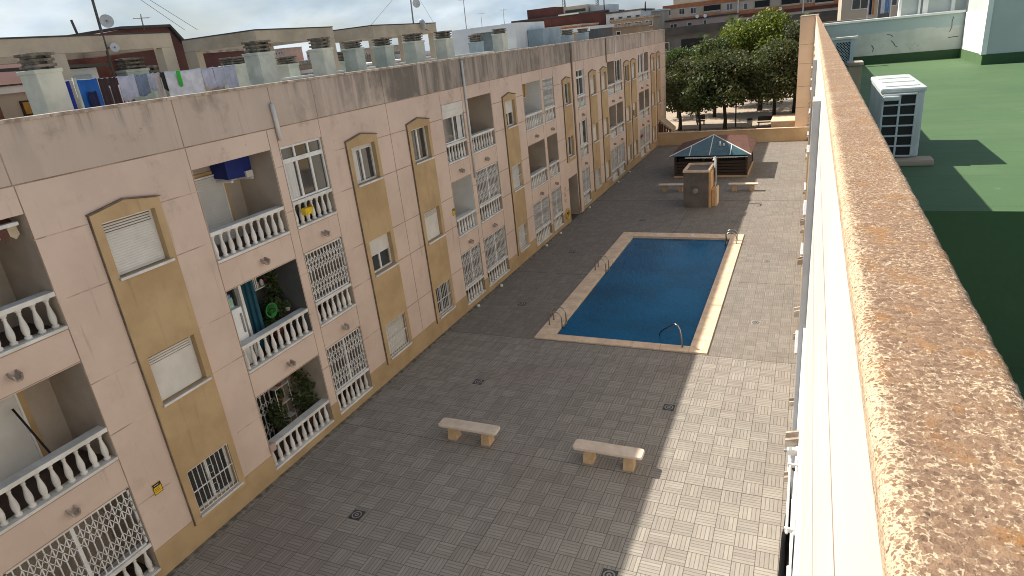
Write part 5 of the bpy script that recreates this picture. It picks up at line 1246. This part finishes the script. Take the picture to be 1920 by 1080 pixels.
house('apartment_block', 'grey-white building with rooftop rails right of the red building', -30.9, -25.2, 110, 120, 12.35, 'white_wall', [(-30.3+i*1.4, 10.9, .8, .9) for i in range(4)], 'grey_concrete')
house('apartment_block', 'tan terraced flats with dark balconies left of the trees', -28.5, -22, 104, 109, 11.1, 'tan_wall', [(-28+i*1.6, 9.9, 1.1, .8) for i in range(4)], 'coping_stone', bands=[(9.55, 9.75, 'orange_wall')])
house('apartment_block', 'pale house with a dark skylight left of the tall brick flats', -27.5, -23.4, 118, 124, 12.1, 'cream_wall', [(-26.6, 10.6, 1.6, 1.2)], 'white_wall')
house('shed', 'grey rooftop shed with a white window on the left block roof end', -19, -15.2, 45.5, 49, 9.95, 'tan_wall', [(-18.2, 9.1, .9, .55), (-16.6, 9.1, .9, .55)], 'white_wall', 8.0)
house('shed', 'long grey rooftop wall with louvres near the end of the left block', -21.6, -17.4, 58, 64, 10.1, 'grey_concrete', [(-20.9, 9.1, 1.1, .7)], 'white_wall', 8.0)
house('shed', 'tan rooftop shed with one small window, last on the left block', -19.5, -15.2, 66, 70, 10.0, 'tan_wall', [(-17.6, 9.2, .5, .5)], 'coping_stone', 8.0)
def mast(x, y, z0, z1, lb):
    t = thing('radio_mast', (x, y, z0), lb, 'antenna', 'distant radio masts'); b = mb('dark_metal')
    for dx, dy in ((-.25, 0), (.25, 0), (0, .3)): b.tube([(x+dx, y+dy, z0), (x+dx*.6, y+dy*.6, z1)], .05, 5)
    for k in range(7):
        z = z0+(z1-z0)*k/7; b.tube([(x-.25, y, z), (x+.22, y, z+(z1-z0)/7)], .03, 4)
    b.build('lattice', t); b = mb('white_metal')
    for k in range(3): b.box(x-.45+k*.35, x-.3+k*.35, y-.2, y-.1, z1-1.2, z1-.2)
    b.build('panels', t)
mast(-38.6, 112, 14.2, 17.2, 'lattice mast with panel antennas on the cream rooftop house'); mast(-33.4, 114, 13.9, 16.2, 'mast of white panel antennas on the white rooftop house')
b = mb('dark_metal'); b.tube([(-31.4, 111, 12.8), (-31.4, 111, 15.6)], .09, 6); tag(b.build('flue_pipe', origin=(-31.4, 111, 12.8)), 'dark flue pipe at the right corner of the red building', 'pipe')
b = mb('dark_metal'); b.tube([(-24.9, 112, 12.2), (-24.9, 112, 13.6)], .12, 6); tag(b.build('flue_pipe', origin=(-24.9, 112, 12.2)), 'short dark flue right of the grey-white building', 'pipe')
# grey flats behind the trees
def grey_extra(t):
    b = mb('dark_band'); b.box(-19.9, 9.5, 99.2, 99.99, 8.35, 9.35); b.build('roof_fascia', t)
    for x in (-18.4, -13.6, -8.8, -4, .8, 5.6):
        for z in (6.3, 3.4):
            q = mb('blue_grey_wall'); q.box(x+1.2, x+4.4, 99.3, 99.38, z-.95, z-.05); q.use('dark_void'); q.box(x+1.2, x+4.4, 99.95, 99.99, z, z+1.3); q.use('grey_concrete'); q.box(x+1.1, x+4.5, 99.2, 99.99, z-1.1, z-.96); q.build('balcony', t)
house('apartment_block', 'long dark grey flats with a deep roof band standing behind the trees', -20, 9.5, 100, 112, 9.3, 'grey_concrete', [(-19.7, 6.1, .8, 1.3), (-19.7, 3.2, .8, 1.3), (-14.9, 6.1, .8, 1.3), (-14.9, 3.2, .8, 1.3), (-10, 6.1, .8, 1.3), (-5.4, 6.1, .8, 1.3), (-.6, 6.1, .8, 1.3)], None, extra=grey_extra)
# tall brick and cream flats
def tall_extra(t):
    for x in (-13.0, -2.0): b = mb('white_metal'); b.box(x, x+.2, 134.8, 134.95, 9, 13); b.build('downpipe', t)
    for xa, xb, za, zb in ((-19.0, -16.0, 11.1, 12.3), (-10, -7.5, 10.7, 12.1), (-5.5, -2.5, 10.7, 12.1), (0, 3, 10.4, 11.8)):
        b = mb('dark_void'); b.box(xa, xb, 134.85, 134.99, za, zb); b.use('cream_wall'); b.box(xa, xb, 134.8, 134.849, za, za+.3); b.build('balcony', t)
    b = mb('cream_wall'); b.box(-25, 9, 137, 146, 13.1, 15.5); b.build('top_storey', t)
house('apartment_block', 'tall cream flats with orange brick bands above the trees', -26.6, 14, 135, 147, 13.1, 'cream_wall', [(-26, 11.3, .9, 1.1), (-23.6, 11.3, 1.1, 1.1), (-21.5, 11.2, 1.1, 1.1), (-15, 11.1, 1.2, 1.2), (-12, 10.9, .8, 1.1), (-1.5, 10.8, 1.1, 1.1), (4.5, 10.6, 1.2, 1.2), (7, 10.6, 1.2, 1.2), (10, 10.6, 1.2, 1.2)], None,
      bands=[(12.5, 13.15, 'orange_wall'), (10.2, 10.8, 'orange_wall'), (9.6, 10.15, 'red_house')], extra=tall_extra)
house('terrace_house', 'row of pale pink terraced rooms in front of the tall brick flats', -26.4, -12, 120, 126, 10.2, 'pink_wall', [(-22.5, 8.9, 1.2, .9), (-19.6, 8.9, .8, .9), (-17, 8.9, .6, 1.0)], 'dark_band')
for i, (x, z, lb) in enumerate([(-17.9, 10.55, 'white dish on the pink terrace left of the downpipe'), (-16.6, 10.5, 'second small white dish on the pink terrace'), (-5.0, 10.3, 'large white dish above the bright tree')]):
    t = thing('satellite_dish', (x, 119.8, z-.4), lb, 'satellite dish', 'far white satellite dishes'); b = mb('white_paint'); dish(b, (x, 119.5, z), .28, (.3, -.9, .3), 0); b.build('dish', t); b = mb('grey_metal'); b.tube([(x, 119.8, z-.5), (x, 119.6, z)], .04, 5); b.build('pole', t)
house('apartment_block', 'pale block with open galleries at the top right beyond the terrace', 2.2, 22, 70, 80, 10.7, 'cream_wall', [(3+i*2.2, 9.3, 1.4, .9) for i in range(8)], 'dark_band')

# ------------------------------------------------------------------ trees and palms on the plaza
def tree(x, y, h0, h1, rad, leaf, label, n=4200, trunk=.16, seed=1, squash=1.0, leafsize=.17, leaf2=None):
    n = int(n*2.4); leafsize *= .8; rad *= 1.2; h0 -= .25; rnd = random.Random(seed); t = thing('plaza_tree', (x, y, 0), label, 'tree', 'trees on the plaza')
    b = mb('bark'); zc = (h0+h1)/2; top = Vector((x+rnd.uniform(-.2, .2), y, h0+.3))
    b.tube([(x, y, -.05), (x+.05, y, h0*.4), tuple(top)], [trunk*1.25, trunk, trunk*.85], 8)
    cl = []
    for k in range(30):
        a = rnd.uniform(0, 2*math.pi); rr = rad*math.sqrt(rnd.random())*.82; f = rnd.random()
        z = h0+.35+(h1-h0-.7)*f; s = math.sqrt(max(.08, 1-(2*abs(f-.42))**2*.9)); cl.append(Vector((x+rr*s*math.cos(a), y+rr*s*math.sin(a), z)))
    for c in cl[:9]:
        m = top.lerp(c, .5)+Vector((0, 0, -.15)); b.tube([tuple(top-Vector((0, 0, .2))), tuple(m), tuple(c)], [trunk*.55, trunk*.32, .03], 6)
    b.build('trunk', t)
    q = mb(leaf)
    if leaf2: q.use(leaf2); q.use(leaf)
    for _ in range(n):
        c = rnd.choice(cl); cr = rad*.36*(1 if c.z < zc else .9)
        d = Vector((rnd.gauss(0, 1), rnd.gauss(0, 1), rnd.gauss(0, 1))).normalized()*(rnd.random()**.45)*cr; p = c+Vector((d.x, d.y, d.z*.72))
        if p.z < h0-.25: continue
        u = Vector((rnd.gauss(0, 1), rnd.gauss(0, 1), rnd.gauss(0, .7))).normalized(); v = u.orthogonal().normalized(); v.rotate(Matrix.Rotation(rnd.random()*6.28, 3, u)); s = leafsize*rnd.uniform(.6, 1.3)
        if leaf2: q.use(leaf2 if (rnd.random() < .35) else leaf)
        q.face([p-u*s, p+v*s*.55, p+u*s, p-v*s*.55])
    q.build('crown', t, recalc=False)
tree(-11.4, 65.2, 2.5, 6.4, 3.1, 'leaf_brown', 'brownish-green tree at the left, against the end of the peach block', 5200, seed=3, leaf2='leaf_dark')
tree(-7.1, 64.2, 2.7, 6.9, 3.4, 'leaf_dark', 'dark round tree in the middle of the plaza row, behind the kiosk', 6200, seed=4, leaf2='leaf_brown')
tree(-2.9, 64.6, 2.9, 7.1, 3.5, 'leaf_dark', 'dark spreading tree at the right, trunk clear before the sunlit paving', 6200, seed=5, leaf2='leaf_grey')
tree(-4.9, 77, 4.2, 9.6, 4.6, 'leaf_bright', 'tallest tree, bright yellow-green crown catching the sun', 9000, .24, seed=6, leaf2='leaf_mid', leafsize=.2)
tree(-9.2, 73.5, 3.0, 7.6, 3.4, 'leaf_mid', 'mid-green tree behind the dark middle tree', 5600, seed=8, leaf2='leaf_brown')
tree(-13.2, 74.5, 3.0, 6.9, 3.4, 'leaf_mid', 'fresh green tree at the far left under the grey flats', 5600, seed=9, leaf2='leaf_dark')
tree(-8.3, 82, 3.2, 8.4, 3.4, 'leaf_brown', 'tree with rusty brown top below the palms', 5200, seed=11)
tree(-1.4, 74, 3.0, 8.6, 3.2, 'leaf_grey', 'grey-green thin-leaved tree beside the blank end wall', 4600, seed=12, leaf2='leaf_dark')
tree(-9.1, 62.3, 2.4, 5.0, 2.2, 'leaf_dark', 'smaller dark tree squeezed between the left and middle trees', 3200, .1, seed=14)
def palm(x, y, h, label, seed, crown=1.7):
    rnd = random.Random(seed); t = thing('palm_tree', (x, y, 0), label, 'palm tree', 'palms behind the trees')
    b = mb('bark'); b.tube([(x, y, 0), (x+.1, y, h*.5), (x, y, h)], [.24, .19, .17], 8); b.build('trunk', t)
    q = mb('leaf_dark'); q.use('leaf_mid')
    for k in range(34):
        a = rnd.uniform(0, 6.283); el = rnd.uniform(-.5, 1.3); L = crown*rnd.uniform(.8, 1.1); d = Vector((math.cos(a)*math.cos(el), math.sin(a)*math.cos(el), math.sin(el)))
        side = d.cross(Vector((0, 0, 1))).normalized(); q.use(rnd.choice(['leaf_dark', 'leaf_mid']))
        base = Vector((x, y, h)); tip = base+d*L*.55
        for s in range(-5, 6):
            ang = s*.25; e = (d*math.cos(ang)+side*math.sin(ang)); p1 = tip+e*L*.5+Vector((0, 0, -.12*L)); w = side*.035
            q.face([tip-w, tip+w, p1])
        q.face([base-side*.02, base+side*.02, tip+side*.02, tip-side*.02])
    q.build('crown', t, recalc=False)
palm(-12.1, 84, 7.2, 'low fan palm in front of the grey flats, left of the two', 2); palm(-8.8, 86, 8.6, 'taller fan palm right of the other, before the grey flats', 5, 1.9); palm(-1.0, 82, 8.5, 'slim dark palm seen just left of the blank end wall', 9, 1.2)
# plaza furniture
t = thing('street_lamp', (-6.3, 66, 0), 'thin dark lamp post under the trees of the plaza', 'lamp post'); b = mb('dark_metal'); b.tube([(-6.3, 66, 0), (-6.3, 66, 4.4)], [.07, .045], 8); b.build('pole', t); b = mb('white_metal'); b.lathe((-6.3, 66, 4.4), [(.05, 0), (.2, .1), (.2, .3), (.05, .4)], 10); b.build('lantern', t)
t = thing('litter_bin', (-5.0, 65.6, 0), 'small white litter bin with dark lid on the plaza', 'bin'); b = mb('white_stone'); b.lathe((-5.0, 65.6, 0.02), [(.22, 0), (.25, .6), (.22, .62)], 12); b.build('body', t); b = mb('dark_metal'); b.lathe((-5.0, 65.6, .64), [(.27, 0), (.27, .1), (.15, .18)], 12); b.build('lid', t)
t = thing('park_bench', (-4.1, 65, 0), 'dark slatted park bench right of the white bin', 'bench'); b = mb('dark_metal')
b.box(-4.3, -2.9, 65.0, 65.45, .42, .47); b.build('seat', t); b = mb('dark_metal'); b.box(-4.3, -2.9, 65.47, 65.52, .55, .95); b.build('backrest', t)
for x in (-4.2, -3.1): b = mb('dark_metal'); b.box(x, x+.08, 65.0, 65.5, .02, .42); b.build('leg', t)
t = thing('garden_seat', (-9.9, 68.5, 0), 'low dark seat beside the standing person on the plaza', 'bench'); b = mb('dark_metal'); b.box(-10.3, -9.5, 68.3, 68.8, .35, .45); b.build('seat', t); b = mb('dark_metal'); b.box(-10.3, -9.5, 68.78, 68.84, .5, .95); b.build('backrest', t)
for x in (-10.25, -9.63): b = mb('dark_metal'); b.box(x, x+.08, 68.35, 68.75, .02, .35); b.build('leg', t)
# standing person on the plaza, one skinned body
def person(x, y, z):
    J = [(0, 0, .92), (0, 0, 1.15), (0, 0, 1.4), (0, 0, 1.5), (0, -.02, 1.6), (0, -.02, 1.72), (.17, 0, 1.4), (.23, .02, 1.12), (.22, -.06, .88), (-.17, 0, 1.4), (-.24, .02, 1.12), (-.2, -.1, .9), (.1, 0, .88), (.11, -.01, .48), (.11, .02, .07), (.12, -.14, .03), (-.1, 0, .88), (-.13, .0, .48), (-.14, .03, .07), (-.15, -.13, .03)]
    Rr = [.14, .13, .15, .06, .095, .06, .07, .05, .035, .07, .05, .035, .095, .065, .045, .035, .095, .065, .045, .035]
    Ed = [(0, 1), (1, 2), (2, 3), (3, 4), (4, 5), (2, 6), (6, 7), (7, 8), (2, 9), (9, 10), (10, 11), (0, 12), (12, 13), (13, 14), (14, 15), (0, 16), (16, 17), (17, 18), (18, 19)]
    me = bpy.data.meshes.new('person'); me.from_pydata(J, Ed, []); o = bpy.data.objects.new('person', me); COL.objects.link(o); o.location = (x, y, z)
    sk = o.modifiers.new('skin', 'SKIN'); sv = me.skin_vertices[0].data
    for i, r in enumerate(Rr): sv[i].radius = (r, r*.85)
    sv[0].use_root = True; o.modifiers.new('sub', 'SUBSURF').levels = 1; me.materials.append(GL('cloth_dark'))
    tag(o, 'person in dark clothes standing under the trees of the plaza', 'person'); ORIG_V[o.name] = Vector((x, y, z))
    b = mb('hair'); b.lathe((x, y-.01, z+1.66), [(.1, 0), (.1, .06), (.07, .12), (.02, .14)], 12); b.build('hair', o)
    b = mb('skin'); b.lathe((x, y-.09, z+1.58), [(.02, -.05), (.05, -.02), (.055, .04), (.03, .08)], 8); b.build('face', o)
person(-10.35, 69.5, .02)
# low cat-like dog? omitted; low railing along the plaza edge
t = thing('plaza_railing', (-6, 61, 0), 'low dark railing along the plaza edge behind the boundary wall', 'railing'); b = mb('dark_metal')
for k in range(9): b.box(-11.2+k*.98, -11.15+k*.98, 60.6, 60.65, .02, .78)
b.build('posts', t); b = mb('dark_metal'); b.box(-11.2, -3.3, 60.61, 60.64, .72, .76); b.build('rail', t)
